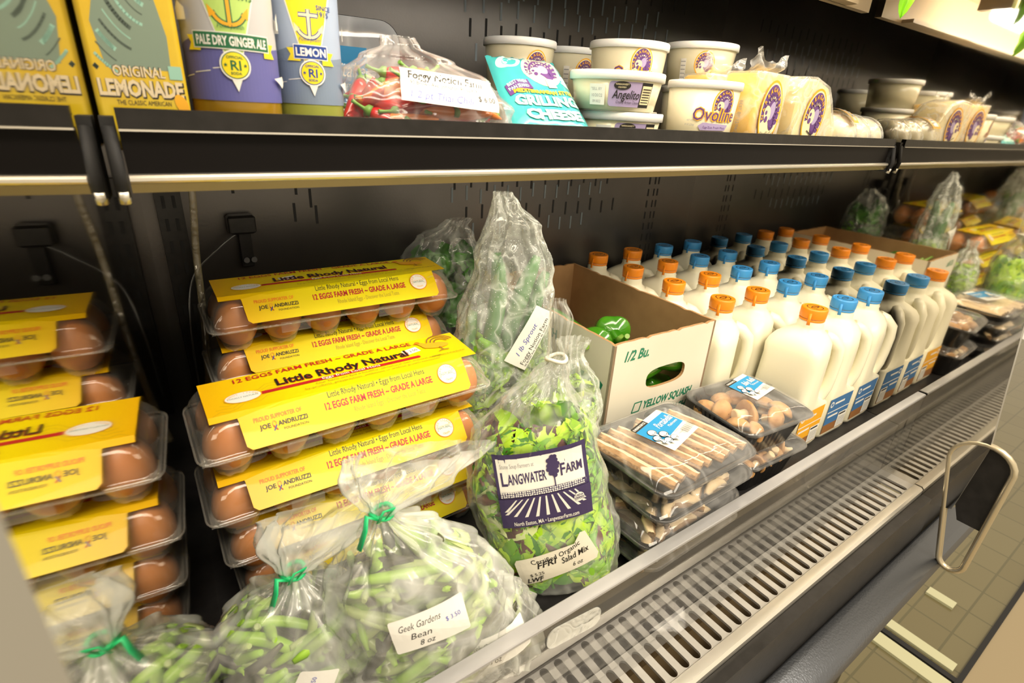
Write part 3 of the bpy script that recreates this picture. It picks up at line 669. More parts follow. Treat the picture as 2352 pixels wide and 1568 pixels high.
pattern = {0: [None, 0, 1, 1], 1: [0, 0, 1, 1], 2: [0, 0, 1, 1], 3: [0, 0, 1, 1], 4: [0, 0, 1, 1]}
rown = ['front row', 'second row', 'third row', 'fourth row', 'back row']; coln = ['leftmost', 'second from left', 'third from left', 'rightmost']
for j in range(5):
    for i in range(4):
        c = pattern[j][i]
        if c is None: continue
        x = XR - (3.5 - i) * .1044 + random.uniform(-.0015, .0015); y = .379 + .1016 * j - (.002 if j == 4 else 0) * 1
        if i == 3: x -= .002
        cn = coln[i] if j else ['', 'leftmost', 'middle', 'rightmost'][i]
        t = thing('milk_jug', f'white milk jug with {"orange" if c == 0 else "blue"} cap, {cn} in the {rown[j]}', 'milk jug', (x, y, DECK), random.uniform(-.02, .02), 'milk jugs standing in rows')
        for n, me in (('body', JB), ('label', JL[c]), ('cap', JC[c])):
            o = bpy.data.objects.new(n, me); COL.objects.link(o); o.parent = t
            if n == 'cap': o.rotation_euler = (0, 0, random.uniform(-.15, .15)); o['label'] = ('orange' if c == 0 else 'blue') + ' cap with pull tab'

# ================================================================== cardboard box with peppers
BX = thing('cardboard_box', 'open white cardboard produce box printed 1/2 Bu. and YELLOW SQUASH in green, brown inside', 'cardboard box', (.504, .451, DECK), rad(-1.6))
BW, BD, BH, TH = .217, .352, .236, .0045
M_CWH = mat('box_white', (.78, .74, .62), .55, 0, .3, col2=(.72, .68, .56), nscale=6); M_KRAFT = mat('kraft_brown', (.42, .24, .11), .8, 0, .2, col2=(.48, .28, .13), nscale=30)
K_BG = flat('box_green', (.02, .22, .12))
def box_wall(name, F, w, h, hole=None, printer=None, notch=0):
    """F(s,t,h): outer face at h=0, inner face at h=-TH"""
    mb = MB(); n = 30; top = [(w * k / n, h - (.0016 * abs(nz(k * .7 + w * 9, 2)) + (.002 if k % 9 == notch else 0))) for k in range(n + 1)]
    outer = [(0, 0), (w, 0)] + list(reversed(top))
    loops = [outer]
    if hole: hx, hz, a, b = hole; loops.append([(hx + a * math.copysign(abs(math.cos(q)) ** .6, math.cos(q)) , hz + b * math.copysign(abs(math.sin(q)) ** .7, math.sin(q)) + .12 * a * math.cos(q) * 0) for q in (-2 * PI * k / 28 for k in range(28))])
    allp = [p for l in loops for p in l]; tr = tessellate_polygon([[Vector((p[0], p[1], 0)) for p in l] for l in loops])
    mb.add([F(p[0], p[1], 0) for p in allp], tr, 0); mb.add([F(p[0], p[1], -TH) for p in allp], tr, 1)
    b = 0
    for l in loops:
        m_ = len(l); mb.add([F(p[0], p[1], 0) for p in l] + [F(p[0], p[1], -TH) for p in l], [(i, (i + 1) % m_, m_ + (i + 1) % m_, m_ + i) for i in range(m_)], 1)
    if printer: printer(Print(mb, F, .0003, .0001))
    return mb.build(name, [M_CWH, M_KRAFT, K_BG], BX)
def pf(P):
    P.text('1/2 Bu.', .020, .205, .022, 2, 'l', .052, shear=.22, bold=.03)
    P.line([(.056, .112), (.071, .112), (.075, .128), (.060, .128), (.056, .1125)], .0020, 2)
    P.text('YELLOW SQUASH', .078, .114, .0185, 2, 'l', .110, shear=.22, bold=.03)
    P.line([(.050, .086), (.065, .086), (.069, .102), (.054, .102), (.050, .0865)], .0020, 2); P.text('SQUASH', .120, .090, .0185, 2, 'l', .060, shear=.22, bold=.03)
box_wall('front_wall', lambda s, t, h: (s, -h, t), BW, BH, (.119, .163, .043, .017), pf)
def ps(P):
    P.text('FRESH', .175, .196, .020, 2, 'l', .052, bold=.03)
    P.text('ers', .238, .130, .090, 2, 'l', .092, shear=.3, bold=.015)
box_wall('left_wall', lambda s, t, h: (-h, BD - s, t), BD, BH, None, ps, 3)
box_wall('right_wall', lambda s, t, h: (BW + h, s, t), BD, BH, None, None, 5)
box_wall('back_wall', lambda s, t, h: (BW - s, BD + h, t), BW, BH, (BW / 2, .16, .04, .018), None, 4)
mb = MB(); mb.box((BW / 2, BD / 2, .003), (BW - .009, BD - .009, .004), 0); mb.build('bottom', M_KRAFT, BX)
BM = Matrix.Translation((.504, .451, DECK)) @ Matrix.Rotation(rad(-1.6), 4, 'Z')
def pepper_meshes(seed, L=.11, R=.031):
    mb = MB(); rings = []; n = 40; N = 26
    for j in range(N + 1):
        t = j / N; r = R * (min(1, (t + .02) / .12) ** .5) * (1 - .86 * max(0, (t - .25) / .75) ** 1.5)
        if t < .04: r *= .55
        bend = .014 * math.sin(t * 2.2 + seed)
        rings.append([((r * (1 + .10 * math.cos(3 * a + seed) + .06 * nz(math.cos(a) * 1.5 + seed, math.sin(a) * 1.5, t * 4))) * math.cos(a) + bend, (r * (1 + .10 * math.cos(3 * a + seed))) * math.sin(a) * .86, t * L) for a in (2 * PI * k / n for k in range(n))])
    mb.loft(rings, 0); a = mb.mesh('pepper_body', [mat('pepper_green', (.035, .19, .008), .12, 0, .6, coat=.6, col2=(.08, .30, .015), nscale=18)])
    mb = MB(); mb.tube([(0, 0, .006), (0, 0, -.006), (.003, 0, -.018), (.010, .003, -.034), (.013, .004, -.044)], [.011, .0055, .0032, .0028, .004], 10, 0); b = mb.mesh('pepper_stem', [mat('pepper_stem', (.24, .42, .06), .4)])
    return a, b
PM = [pepper_meshes(s) for s in (0.3, 1.7, 3.1)]
def pepper(k, p, d, roll, label, s=1):
    d = Vector(d).normalized(); q = d.to_track_quat('Z', 'Y') @ Matrix.Rotation(roll, 3, 'Z').to_quaternion()
    t = thing('green_pepper', label, 'pepper', BM @ Vector(p), q.to_euler(), 'green peppers in the cardboard box'); t.scale = (s, s, s)
    for n, me in zip(('body', 'stem'), PM[k % 3]):
        o = bpy.data.objects.new(n, me); COL.objects.link(o); o.parent = t
pepper(0, (.040, .075, .192), (.62, .60, -.30), 0, 'glossy green pepper lying highest in the box near its front left corner', 1.15)
pepper(1, (.100, .085, .190), (.45, .80, -.25), 1, 'dark green pepper tucked behind the highest pepper in the box', 1.0)
pepper(2, (.040, .215, .188), (.75, -.45, -.20), 2.2, 'green pepper with curled stem at the left wall inside the box', .9)
pepper(1, (.050, .037, .163), (.97, .03, .02), .4, 'green pepper showing at the left of the handle hole', 1.05)
pepper(0, (.192, .037, .166), (-.9, .03, .03), 1.4, 'green pepper showing at the right of the handle hole', 1.05)
for k in range(24):
    q = k % 8; pepper(k, (.045 + .085 * (q % 2) , .055 + .075 * (q // 2), .032 + .042 * (k // 8)), (.9, random.uniform(-.35, .35), random.uniform(-.1, .1)), random.random() * 6, 'green pepper lying deeper in the cardboard box under the others', .8)

# ================================================================== mushroom trays
M_TRAYB = mat('tray_black', (.014, .014, .015), .22, 0, .6); M_SHRINK = film('shrink_wrap', .02, .22, .10, (.95, .95, .95), .04, 9, .4, .003)
M_MC = mat('mushroom_flesh', (.84, .68, .44), .6, 0, .3, col2=(.80, .60, .35), nscale=90); M_MB = mat('mushroom_brown', (.30, .16, .06), .7, 0, .3, col2=(.45, .27, .12), nscale=120); M_MG = mat('mushroom_gill', (.16, .09, .04), .85, 0, .2, col2=(.34, .22, .12), nscale=260)
M_CAPB = mat('mushroom_cap', (.42, .20, .06), .5, 0, .4, col2=(.56, .32, .12), nscale=60)
def tray(label, loc, rot, w, d, h, group, tilt=(0, 0), lid=.014):
    t = thing('mushroom_tray', label, 'mushroom tray', loc, (tilt[0], tilt[1], rot), group)
    mb = MB(); n = 6
    def ring(ins, z, flute=0):
        P = rrect(w / 2 - ins, d / 2 - ins, .022, n); D = []
        for i, p in enumerate(P):
            q = P[(i + 1) % len(P)]; m_ = 16 if i % (n + 1) == n else 1
            for k in range(m_): D.append((p[0] + (q[0] - p[0]) * k / m_, p[1] + (q[1] - p[1]) * k / m_))
        return [(x * (1 - (flute * (k % 2)) / w), y * (1 - (flute * (k % 2)) / d), z) for k, (x, y) in enumerate(D)]
    mb.loft([ring(.020, 0), ring(.017, .002, .002), ring(.008, h - .008, .003), ring(.0065, h - .004), ring(.001, h - .003), ring(-.0005, h - .001), ring(.001, h + .0005), ring(.0035, h), ring(.008, h - .003), ring(.016, .008), ring(.022, .004)], 0)
    mb.build('tray_body', M_TRAYB, t)
    mb = MB()
    mb.loft([ring(-.001, h - .003), ring(-.0014, h - .001), ring(-.0004, h + .0012), ring(.006, h + lid * .55), ring(.014, h + lid * .9), ring(.03, h + lid)], 0, cap=False)
    nn = len(ring(0, 0)); b = len(mb.v) - nn; mb.f.append(tuple(b + j for j in range(nn))); mb.m.append(0); mb.sm.append(True)
    mb.build('wrap', M_SHRINK, t)
    return t
def mush_label(t, x, y, z, w, h, rot, head, sub, normal=(0, 0, 1)):
    mb = MB(); c, s = math.cos(rot), math.sin(rot); F = plane_F((x, y, z), (c, s, 0), (-s, c, 0), normal); P = Print(mb, F, 0, .00012)
    P.rect(0, 0, w, h, 0); P.poly([(0, h * .42), (w * .3, h * .30), (w, h * .36), (w, h * .86), (0, h * .86)], 1); P.rect(0, h * .86, w * .45, h, 2)
    P.text('RI MUSHROOM CO.', w * .02, h * .90, h * .085, 0, 'l', w * .4, bold=.02)
    P.text(head, w * .42, h * .58, h * .26, 0, 'l', w * .54, shear=.25, bold=.01); P.text(sub, w * .62, h * .46, h * .10, 0, 'l', w * .32, shear=.2)
    for k, (cx_, cy_, r) in enumerate(((.20, .62, .10), (.10, .44, .09), (.30, .42, .10), (.18, .24, .09), (.33, .20, .08), (.06, .26, .05))):
        P.ell(w * cx_, h * cy_, w * r, h * r * 1.0, 2); P.ell(w * cx_, h * cy_, w * r * .86, h * r * .86, 3 if k % 2 else 0); P.arc(w * cx_, h * cy_ - h * .01, w * r * .6, h * r * .5, 200, 340, h * .015, 2, 8); P.rect(w * (cx_ - .022), h * (cy_ - r - .06), w * (cx_ + .022), h * (cy_ - r * .6), 0)
    for k in range(16): P.rect(w * (.62 + k * .019), h * .06, w * (.62 + k * .019 + (.006 if k % 3 else .011)), h * .24, 2)
    P.text('Keep refrigerated', w * .42, h * .24, h * .055, 2, 'l', w * .16); P.text('Product of USA', w * .42, h * .14, h * .055, 2, 'l', w * .16)
    o = mb.build('label', [K_WHITE, K_BLUE, K_BLACK, K_PBLUE], t); o['label'] = 'blue and white paper label with drawn mushrooms'; return o
def slice_(label, M, L, w, th, bend, group, seed=0):
    """flat cut slice: pale flesh on one side of its width, brown skin and gills on the other"""
    mb = MB(); N = 20; rings = []; c = 9
    for j in range(N + 1):
        u = j / N; y = (u - .5) * L; W2 = w / 2 * (.30 + .70 * math.sin(PI * min(1, max(0, u * .94 + .03))) ** .5); x0 = bend * L * (1 - (2 * u - 1) ** 2) + .0025 * nz(u * 4 + seed, 1); ring = []
        for k in range(c):
            v = k / (c - 1) * 2 - 1; ring.append((x0 + v * W2 * (1 + .10 * nz(u * 9 + seed, v * 2)), y, th * (.5 + .5 * (1 - v * v)) - .004 * (v < -.2) * (-v) + .0012 * nz(u * 14, v * 3, seed)))
        rings.append(ring + [(x0 + W2 * .9, y, -.001), (x0 - W2 * .9, y, -.004)])
    mb.loft(rings, 0, smooth=True, mf=lambda i, j: 2 if j < 1 else (1 if j < 3 else (0 if j < 9 else 1)))
    o = mb.build('mushroom_slice', [M_MC, M_MB, M_MG]); o.matrix_world = M; return tag(o, label, 'mushroom slice', group)
TM = Matrix.Translation((.523, .350, DECK + .0975)) @ Matrix.Rotation(rad(1.5), 4, 'Z') @ Matrix.Rotation(rad(1.5), 4, 'Y')
def stack1(k, dx, dy, dz, lab): return tray(lab, (.523 + dx, .350 + dy, DECK + dz), rad(1.5 + k), .196, .150, .031, 'mushroom trays stacked by the salad bag')
stack1(0, -.010, -.004, .000, 'black mushroom tray at the bottom of the stack by the salad bag')
stack1(1, -.014, -.002, .032, 'black mushroom tray second from the bottom beside the salad bag')
stack1(-1, .002, -.002, .0645, 'black mushroom tray directly under the sliced portabella tray')
t = tray('black tray of sliced portabella mushrooms topmost beside the salad bag, blue label', TM.translation, (rad(1.5)), .196, .150, .033, 'mushroom trays stacked by the salad bag', (0, rad(1.5)))
mush_label(t, -.030, -.028, .0485, .078, .062, rad(14), 'Portabella', 'Mushrooms'); 
for k in range(9):
    x = -.078 + k * .0192
    slice_(f'long pale portabella slice, {["first", "second", "third", "fourth", "fifth", "sixth", "seventh", "eighth", "ninth"][k]} from the left in the topmost tray', TM @ Matrix.Translation((x, random.uniform(-.003, .003), .031)) @ Matrix.Rotation(rad(random.uniform(8, 16)), 4, 'Z') @ Matrix.Rotation(rad(18), 4, 'Y'), random.uniform(.108, .130), random.uniform(.022, .027), .0070, random.uniform(.02, .11), 'portabella slices in the top tray', k)
def cap_mush(label, M, R, group):
    mb = MB(); mb.lathe([(.0001, R * .62), (R * .35, R * .58), (R * .7, R * .38), (R * .95, R * .08), (R, -.05 * R), (R * .93, -R * .2), (R * .5, -R * .12), (.0001, -R * .08)], 26, 0, wob=lambda a, z: R * .05 * math.sin(a * 2 + z * 90), cap=False)
    t = thing('mushroom', label, 'mushroom', group=group); t.matrix_world = M
    mb.build('cap', M_CAPB, t); mb = MB(); mb.lathe([(R * .42, -R * .12), (R * .34, -R * .5), (R * .42, -R * .95), (R * .30, -R * 1.02)], 16, 0); mb.build('stalk', M_MC, t); return t
# slices and caps showing inside the lower trays of the first stack
for lev, (zz, nm) in enumerate(((.0695, 'third'), (.037, 'second'), (.006, 'bottom'))):
    for k in range(10 if lev == 0 else 7):
        side = k < (6 if lev == 0 else 4); xx, yy = (.45 + k * .030, .300 + .004 * math.sin(k * 3)) if side else (.452, .335 + (k - (6 if lev == 0 else 4)) * .028)
        M = Matrix.Translation((xx + .004 * lev, yy, DECK + zz)) @ Matrix.Rotation(rad(random.uniform(-40, 40) + (90 if side else 20)), 4, 'Z') @ Matrix.Rotation(rad(random.uniform(-50, -20)), 4, 'Y')
        slice_(f'pale brown mushroom slice pressed against the wrap of the {["third", "second", "lowest"][lev]} tray up', M, .046, .022, .006, .12, f'mushroom slices in the {nm} tray', k + lev * 9)
def stack2(dx, dy, dz, lab, r, tl): return tray(lab, (.738 + dx, .368 + dy, DECK + dz), rad(r), .160, .132, .058, 'deep mushroom trays in front of the milk', (rad(tl), 0), .012)
stack2(.008, -.004, 0, 'deep black mushroom tray lower in the stack before the milk jugs', -3, 0)
t = stack2(-.004, .0, .0645, 'deep black tray of whole brown mushrooms atop the stack before the milk', -5, 2.5)
mush_label(t, -.002, -.012, .0715, .062, .055, rad(12), 'Baby Bella', 'Mushrooms')
TB = Matrix.Translation((.734, .368, DECK + .0645)) @ Matrix.Rotation(rad(-5), 4, 'Z') @ Matrix.Rotation(rad(2.5), 4, 'X')
wm = [(-.045, .012, .045, 'facing left at the back'), (-.018, -.012, .048, 'tilted at front centre'), (-.050, -.022, .044, 'at the front left'), (.012, .035, .044, 'at the back beside the label'), (.045, .028, .044, 'at the back right corner'), (.020, -.036, .046, 'at the front beside the label'), (.052, -.022, .045, 'at the front right corner'), (-.012, .040, .044, 'at the back left of the label'), (-.056, .036, .043, 'in the back left corner'), (.002, .002, .040, 'half hidden under the label'), (-.034, -.044, .043, 'at the front edge'), (.050, .004, .042, 'at the right edge')]
for k, (x, y, z, l) in enumerate(wm):
    cap_mush('brown mushroom ' + l + ' in the top tray before the milk', TB @ Matrix.Translation((x, y, z)) @ Matrix.Rotation(k * 1.3, 4, 'Z') @ Matrix.Rotation(rad([70, 95, 40, 20, 10, 60, 35, 15, 30, 15, 45, 25][k]), 4, 'X'), [.021, .023, .020, .019, .020, .019, .020, .018, .017, .017, .016, .018][k], 'whole mushrooms in the top tray')
for k in range(9):
    cap_mush('brown mushroom pressed against the side of the lower tray before the milk', Matrix.Translation((.746 - .052 + .024 * (k % 5), .322 + .03 * (k // 5), DECK + .042)) @ Matrix.Rotation(k * 1.7, 4, 'Z') @ Matrix.Rotation(.6 + k, 4, 'X'), .015, 'mushrooms in the lower deep tray')

# ================================================================== produce bags on the deck
M_BAG = film('produce_bag', .02, .34, .16, (.93, .96, .92), .10, 13, .8, .007)
M_BAGF = film('frosty_bag', .14, .42, .26, (.92, .95, .91), .14, 11, .8, .008)
M_BAGW = film('wet_bag', .14, .42, .30, (.90, .94, .90), .12, 20, .8, .006, spk=.5)
M_TIE = mat('green_tie', (.02, .62, .22), .4)
LG = [mat('leaf_light', (.36, .66, .02), .38, 0, .4, sss=0, col2=(.54, .80, .06), nscale=30), mat('leaf_mid', (.14, .44, .015), .35, 0, .4, sss=0, col2=(.28, .60, .03), nscale=30), mat('leaf_dark', (.045, .20, .02), .3, 0, .5, col2=(.09, .30, .03), nscale=30),
      mat('leaf_red', (.16, .05, .04), .35, 0, .5, col2=(.07, .03, .03), nscale=30), mat('leaf_rib', (.70, .80, .38), .4, 0, .4)]
def leaves_in(name, label, cat, keys, n, sizes, mats_w, seed, ztop, parentM, shell=.86, ruf=.3, z0=.01, depthfill=.3):
    rnd = random.Random(seed); mb = MB()
    for k in range(n):
        z = z0 + (ztop - z0) * rnd.random(); rx, ry, cx, cy = interp(keys, z); a = rnd.uniform(-PI, .25 * PI) if rnd.random() < .8 else rnd.uniform(0, PI)
        s = shell * (1 - depthfill * rnd.random()); e = 2 / 2.6
        px, py = math.copysign(abs(math.cos(a)) ** e, math.cos(a)) * rx * s, math.copysign(abs(math.sin(a)) ** e, math.sin(a)) * ry * s
        nrm = Vector((math.cos(a) / max(rx, .01), math.sin(a) / max(ry, .01), 0)).normalized(); nrm += Vector((rnd.uniform(-.3, .3), rnd.uniform(-.3, .3), rnd.uniform(-.2, .4)))
        tang = Vector((-math.sin(a), math.cos(a), 0)); th = rnd.uniform(0, 2 * PI); d = tang * math.cos(th) + Vector((0, 0, 1)) * math.sin(th)
        L = rnd.uniform(*sizes); L = min(L, max(rx, ry) * 1.7); w = L * rnd.uniform(.5, .8); m = rnd.choices(range(len(mats_w)), mats_w)[0]
        zc = min(ztop - L * .3, max(z0 + L * .42, z))
        leaf(mb, (cx + px, cy + py, zc), d, nrm, L * .85, w * .9, ruf, m, rnd.random() * 9, rnd.uniform(-.1, .5))
    clamp_in(mb, keys, .95, .006, ztop + .01)
    o = mb.build(name, LG); o.matrix_world = parentM; return tag(o, label, cat, None, 'stuff')
def bagthing(name, label, loc, rot, keys, film_m, seed, crumple=.004, pleat=.14, tie=None, tiemat=None, group=None, tilt=(0, 0), sq=2.6):
    t = thing(name, label, 'bag', loc, (tilt[0], tilt[1], rot), group)
    bag_mesh(keys, seed=seed, crumple=crumple, pleat=pleat, sq=sq).build('film', film_m, t)
    if tie is not None:
        z = tie; rx, ry, cx, cy = interp(keys, z); mb = MB()
        mb.tube([(cx + rx * 1.25 * math.cos(q), cy + ry * 1.25 * math.sin(q), z + .0015 * math.sin(q * 2)) for q in (2 * PI * k / 20 for k in range(20))], .0022, 6, 0, closed=True)
        if tiemat is M_TIE:
            mb.tube([(cx - rx * .6, cy - ry * 1.2, z), (cx - .012, cy - ry - .006, z + .008), (cx - .014, cy - ry - .008, z - .004), (cx - .020, cy - ry - .012, z - .020)], .0028, 6, 0, flat_=.3)
            mb.tube([(cx + rx * .5, cy - ry * 1.2, z), (cx + .010, cy - ry - .006, z + .012), (cx + .002, cy - ry - .010, z + .014), (cx - .003, cy - ry - .008, z + .002)], .0026, 6, 0, flat_=.3)
        mb.build('tie', tiemat or M_BAG, t)
    return t
def frame_at(t): 
    return Matrix.Translation(t.location) @ t.rotation_euler.to_matrix().to_4x4()

# salad bag with farm label
SK = [(0, .052, .026, .014, 0), (.012, .074, .040, .012, 0), (.06, .080, .046, .006, 0), (.15, .079, .045, -.012, 0), (.205, .066, .040, -.014, .002), (.24, .042, .030, -.008, .004), (.268, .019, .016, .002, .006), (.286, .0085, .0085, .008, .006), (.300, .010, .009, .010, .006), (.33, .011, .008, .012, .006), (.350, .007, .006, .008, .006)]
SB = bagthing('salad_bag', 'clear bag of salad greens with a dark purple farm label standing on the deck', (.330, .352, DECK + .001), rad(-27), SK, M_BAG, 1.3, .0035, .16, .286, mat('bag_twist', (.80, .78, .68), .4), tilt=(rad(-4), rad(-3)))
leaves_in('salad_leaves', 'mixed green and red salad leaves filling the bag with the farm label', 'salad leaves', SK, 170, (.075, .125), (5, 4, 2, .7, .3), 5, .215, frame_at(SB), .90, .30)
def surf_front(keys, off=.0015, sq=2.6):
    def F(s, t, h):
        rx, ry, cx, cy = interp(keys, max(0, t)); u = max(-.98, min(.98, (s - cx) / rx)); y = ry * (1 - abs(u) ** sq) ** (1 / sq); return (s, cy - y - off - h, t)
    return F
def rotF(F, ox, oz, a):
    c, s = math.cos(a), math.sin(a)
    return lambda x, y, h: F(ox + x * c - y * s, oz + x * s + y * c, h)
mb = MB(); P = Print(mb, rotF(surf_front(SK, .0035), -.056, .116, rad(7)), 0, .00012, .012)
w_, h_ = .098, .084
P.rect(0, 0, w_, h_, 0); P.rect(.003, .0365, .0935, .0795, 1); P.rect(.003, .079, .0935, .0798, 0)
P.text('Stone Soup Farmers at', .006, .0690, .0066, 2, 'l', .035); P.text('L', .005, .0510, .0200, 0, 'l', .007, bold=.02); P.text('ANGWATER', .0125, .0520, .0155, 0, 'l', .040, bold=.02)
P.text('F', .067, .0530, .0185, 0, 'l', .006, bold=.02); P.text('ARM', .0735, .0545, .0140, 0, 'l', .018, bold=.02)
for k in range(26): P.ell(.0605 + .0055 * math.cos(k * 2.4) * (k / 26) ** .5, .0655 + .0115 * math.sin(k * 2.4) * (k / 26) ** .5, .0026, .0026, 0, n=8); P.h -= .00012
P.h += .0002; P.line([(.0605, .058), (.0607, .044)], .0012, 0)
P.rect(.003, .0375, .0935, .0440, 0)
rr = random.Random(3); hh = P.h
for k in range(110):
    P.h = hh; x = .0040 + (k % 37) * .00242; y = .0388 + (k // 37) * .0021; P.ell(x + rr.uniform(-.0003, .0003), y + rr.uniform(-.0002, .0002) + .0004 * math.sin(x * 90), .00105, .00080, 1, rr.uniform(-.5, .5), 6)
P.h = hh + .0002; P.rect(0, .0, w_, .0365, 0); q0 = P.h
for k in range(11):
    a = (k - 5) * .25; x0, x1 = .049 + (k - 5) * .0062, .049 + (k - 5) * .0115; x1 = max(.006, min(.090, x1)); y1 = .0110 + abs(k - 5) ** 2 * .0004; P.h = q0
    P.poly([(x0 - .0008, .0350), (x0 + .0008, .0350), (x1 + .0018, y1), (x1 - .0018, y1)], 1)
P.ell(.084, .0245, .0060, .0060, 0); P.ell(.084, .0245, .0056, .0056, 1); P.text('USDA', .084, .0255, .0035, 0, 'c', bold=.03); P.rect(.0790, .0215, .0890, .0245, 0); P.text('ORGANIC', .084, .0220, .0026, 1, 'c', bold=.02)
P.text('North Easton, MA \u2022 LangwaterFarm.com', .012, .0030, .0072, 1, 'l', .070, bold=.01)
o = mb.build('farm_label', [K_NAVY, K_PAPER, K_GREY], SB); o['label'] = 'dark purple and white farm label'
mb = MB(); P = Print(mb, rotF(surf_front(SK, .0045), -.034, .034, rad(19)), 0, .00012, .010)
P.poly([(.002, 0), (.088, .004), (.092, .010), (.086, .046), (.080, .047), (.070, .036), (.052, .037), (.004, .038), (.001, .034), (0, .003)], 0)
P.text('Certified Organic', .018, .0285, .0090, 1, 'l', .058, bold=.01, curve=lambda a: -.0045 * math.sin(a / .058 * PI) + .004 * a / .058); P.text('FFRI', .022, .0205, .0110, 1, 'l', .022, shear=.3, bold=.02); P.text('Salad Mix', .050, .0165, .0110, 1, 'l', .033, shear=.3, rot=.12, bold=.01); P.text('6 oz', .060, .008, .008, 1, 'l', .012, shear=.3); P.text('$ 5.25', .012, .0120, .0060, 1, 'l', .016); P.text('LWF', .006, .0030, .0100, 1, 'l', .018, shear=.3, bold=.02)
o = mb.build('price_label', [mat('label_cream', (.80, .76, .64), .5), K_BLACK], SB); o['label'] = 'cream handwritten price label 5.25'

# bean bags
def beans_in(label, keys, n, seed, ztop, M, dark=.35, shell=.88):
    rnd = random.Random(seed); mb = MB()
    for k in range(n):
        z = .012 + (ztop - .012) * rnd.random(); rx, ry, cx, cy = interp(keys, z); a = rnd.uniform(-PI, PI); s = shell * rnd.uniform(.45, 1)
        px, py = math.cos(a) * rx * s, math.sin(a) * ry * s; tg = Vector((-math.sin(a) * rx, math.cos(a) * ry, 0)).normalized()
        d = tg * rnd.uniform(.3, 1) + Vector((0, 0, rnd.uniform(-.9, .9))) + Vector((.4, 0, .25)); L = min(rnd.uniform(.065, .11), rx * 1.3)
        zz = min(ztop - .01, max(.02, z)); f = 1 - .5 * max(0, abs(px) / rx - .5)
        bean(mb, (cx + px * f, cy + py * .85, zz), d, L, rnd.uniform(.0045, .0062), 2 if rnd.random() < dark else (0 if rnd.random() < .6 else 1), rnd.uniform(-.12, .12), rnd.random() * 6)
    clamp_in(mb, keys, .93, .008, ztop + .01, 2.3)
    o = mb.build('string_beans', [mat('bean_green', (.28, .54, .04), .35, 0, .5, col2=(.44, .68, .10), nscale=40), mat('bean_pale', (.50, .62, .24), .35, 0, .5), mat('bean_purple', (.045, .035, .045), .35, 0, .5, col2=(.12, .13, .06), nscale=50)]); o.matrix_world = M
    return tag(o, label, 'beans', None, 'stuff')
def bean_label(t, keys, ox, oz, a, off, nm='Bean'):
    mb = MB(); P = Print(mb, rotF(surf_front(keys, off, 2.3), ox, oz, a), 0, .00012, .008)
    P.rect(0, 0, .064, .034, 0, .002); P.text('Geek Gardens', .006, .0225, .0085, 1, 'l', .036, shear=.3, bold=-.004); P.text(nm, .014, .0125, .0090, 1, 'l', .018, shear=.3, bold=-.004); P.text('8 oz', .020, .0035, .0085, 1, 'l', .013, shear=.3, bold=-.004); P.text('$ 3.50', .046, .0180, .0055, 2, 'l', .013)
    o = mb.build('price_label', [K_WHITE, K_BLACK, K_PEN], t); o['label'] = 'white handwritten Bean 8 oz label'
BK = [(0, .050, .034, .004, 0), (.010, .074, .042, .004, 0), (.05, .084, .046, .002, 0), (.115, .084, .045, 0, 0), (.150, .068, .040, -.010, .002), (.178, .040, .028, -.022, .004), (.196, .012, .010, -.030, .004), (.203, .0075, .0075, -.031, .004), (.210, .018, .012, -.028, .006), (.226, .045, .018, -.012, .012), (.248, .064, .012, .004, .020)]
# a bag lying low beside the front bag, then the upright front one
BK2 = [(0, .034, .026, 0, 0), (.008, .044, .036, 0, 0), (.03, .050, .038, 0, 0), (.06, .045, .034, -.004, 0), (.088, .032, .028, -.010, 0), (.105, .016, .016, -.016, 0), (.112, .008, .008, -.018, 0)]
B2 = bagthing('bean_bag', 'small clear bag of beans lying lowest at right with crumpled handwritten label', (.224, .306, DECK + .001), rad(-24), BK2, M_BAGF, 4.1, .005, .16, None, None, 'bean bags', sq=2.3)
beans_in('string beans inside the small bean bag lying lowest at right', BK2, 50, 8, .085, frame_at(B2), .45); bean_label(B2, BK2, -.030, .030, rad(20), .007)
B1 = bagthing('bean_bag', 'largest clear bean bag at centre front with green tie and 3.50 label', (.154, .322, DECK + .001), rad(-20), BK, M_BAGF, 2.2, .005, .20, .203, M_TIE, 'bean bags', tilt=(rad(-2), rad(-1)), sq=2.3)
beans_in('string beans inside the largest bean bag with the green tie', BK, 150, 9, .165, frame_at(B1), .30); bean_label(B1, BK, -.026, .098, rad(12), .007)
BK3 = [(0, .045, .034, 0, 0), (.012, .070, .046, 0, 0), (.05, .080, .050, 0, 0), (.10, .062, .044, .004, 0), (.130, .036, .030, .010, 0), (.146, .012, .010, .014, 0), (.152, .0075, .0075, .014, 0), (.160, .018, .012, .018, .002), (.18, .045, .016, .034, .008), (.20, .055, .010, .05, .012)]
B3 = bagthing('bean_bag', 'clear bag of beans with green tie at far left before the egg cartons', (.040, .372, DECK + .001), rad(-12), BK3, M_BAGF, 6.2, .0045, .22, .152, M_TIE, 'bean bags', sq=2.3)
beans_in('string beans inside the far left bean bag before the egg cartons', BK3, 80, 10, .12, frame_at(B3), .25); bean_label(B3, BK3, .012, .020, rad(62), .006)

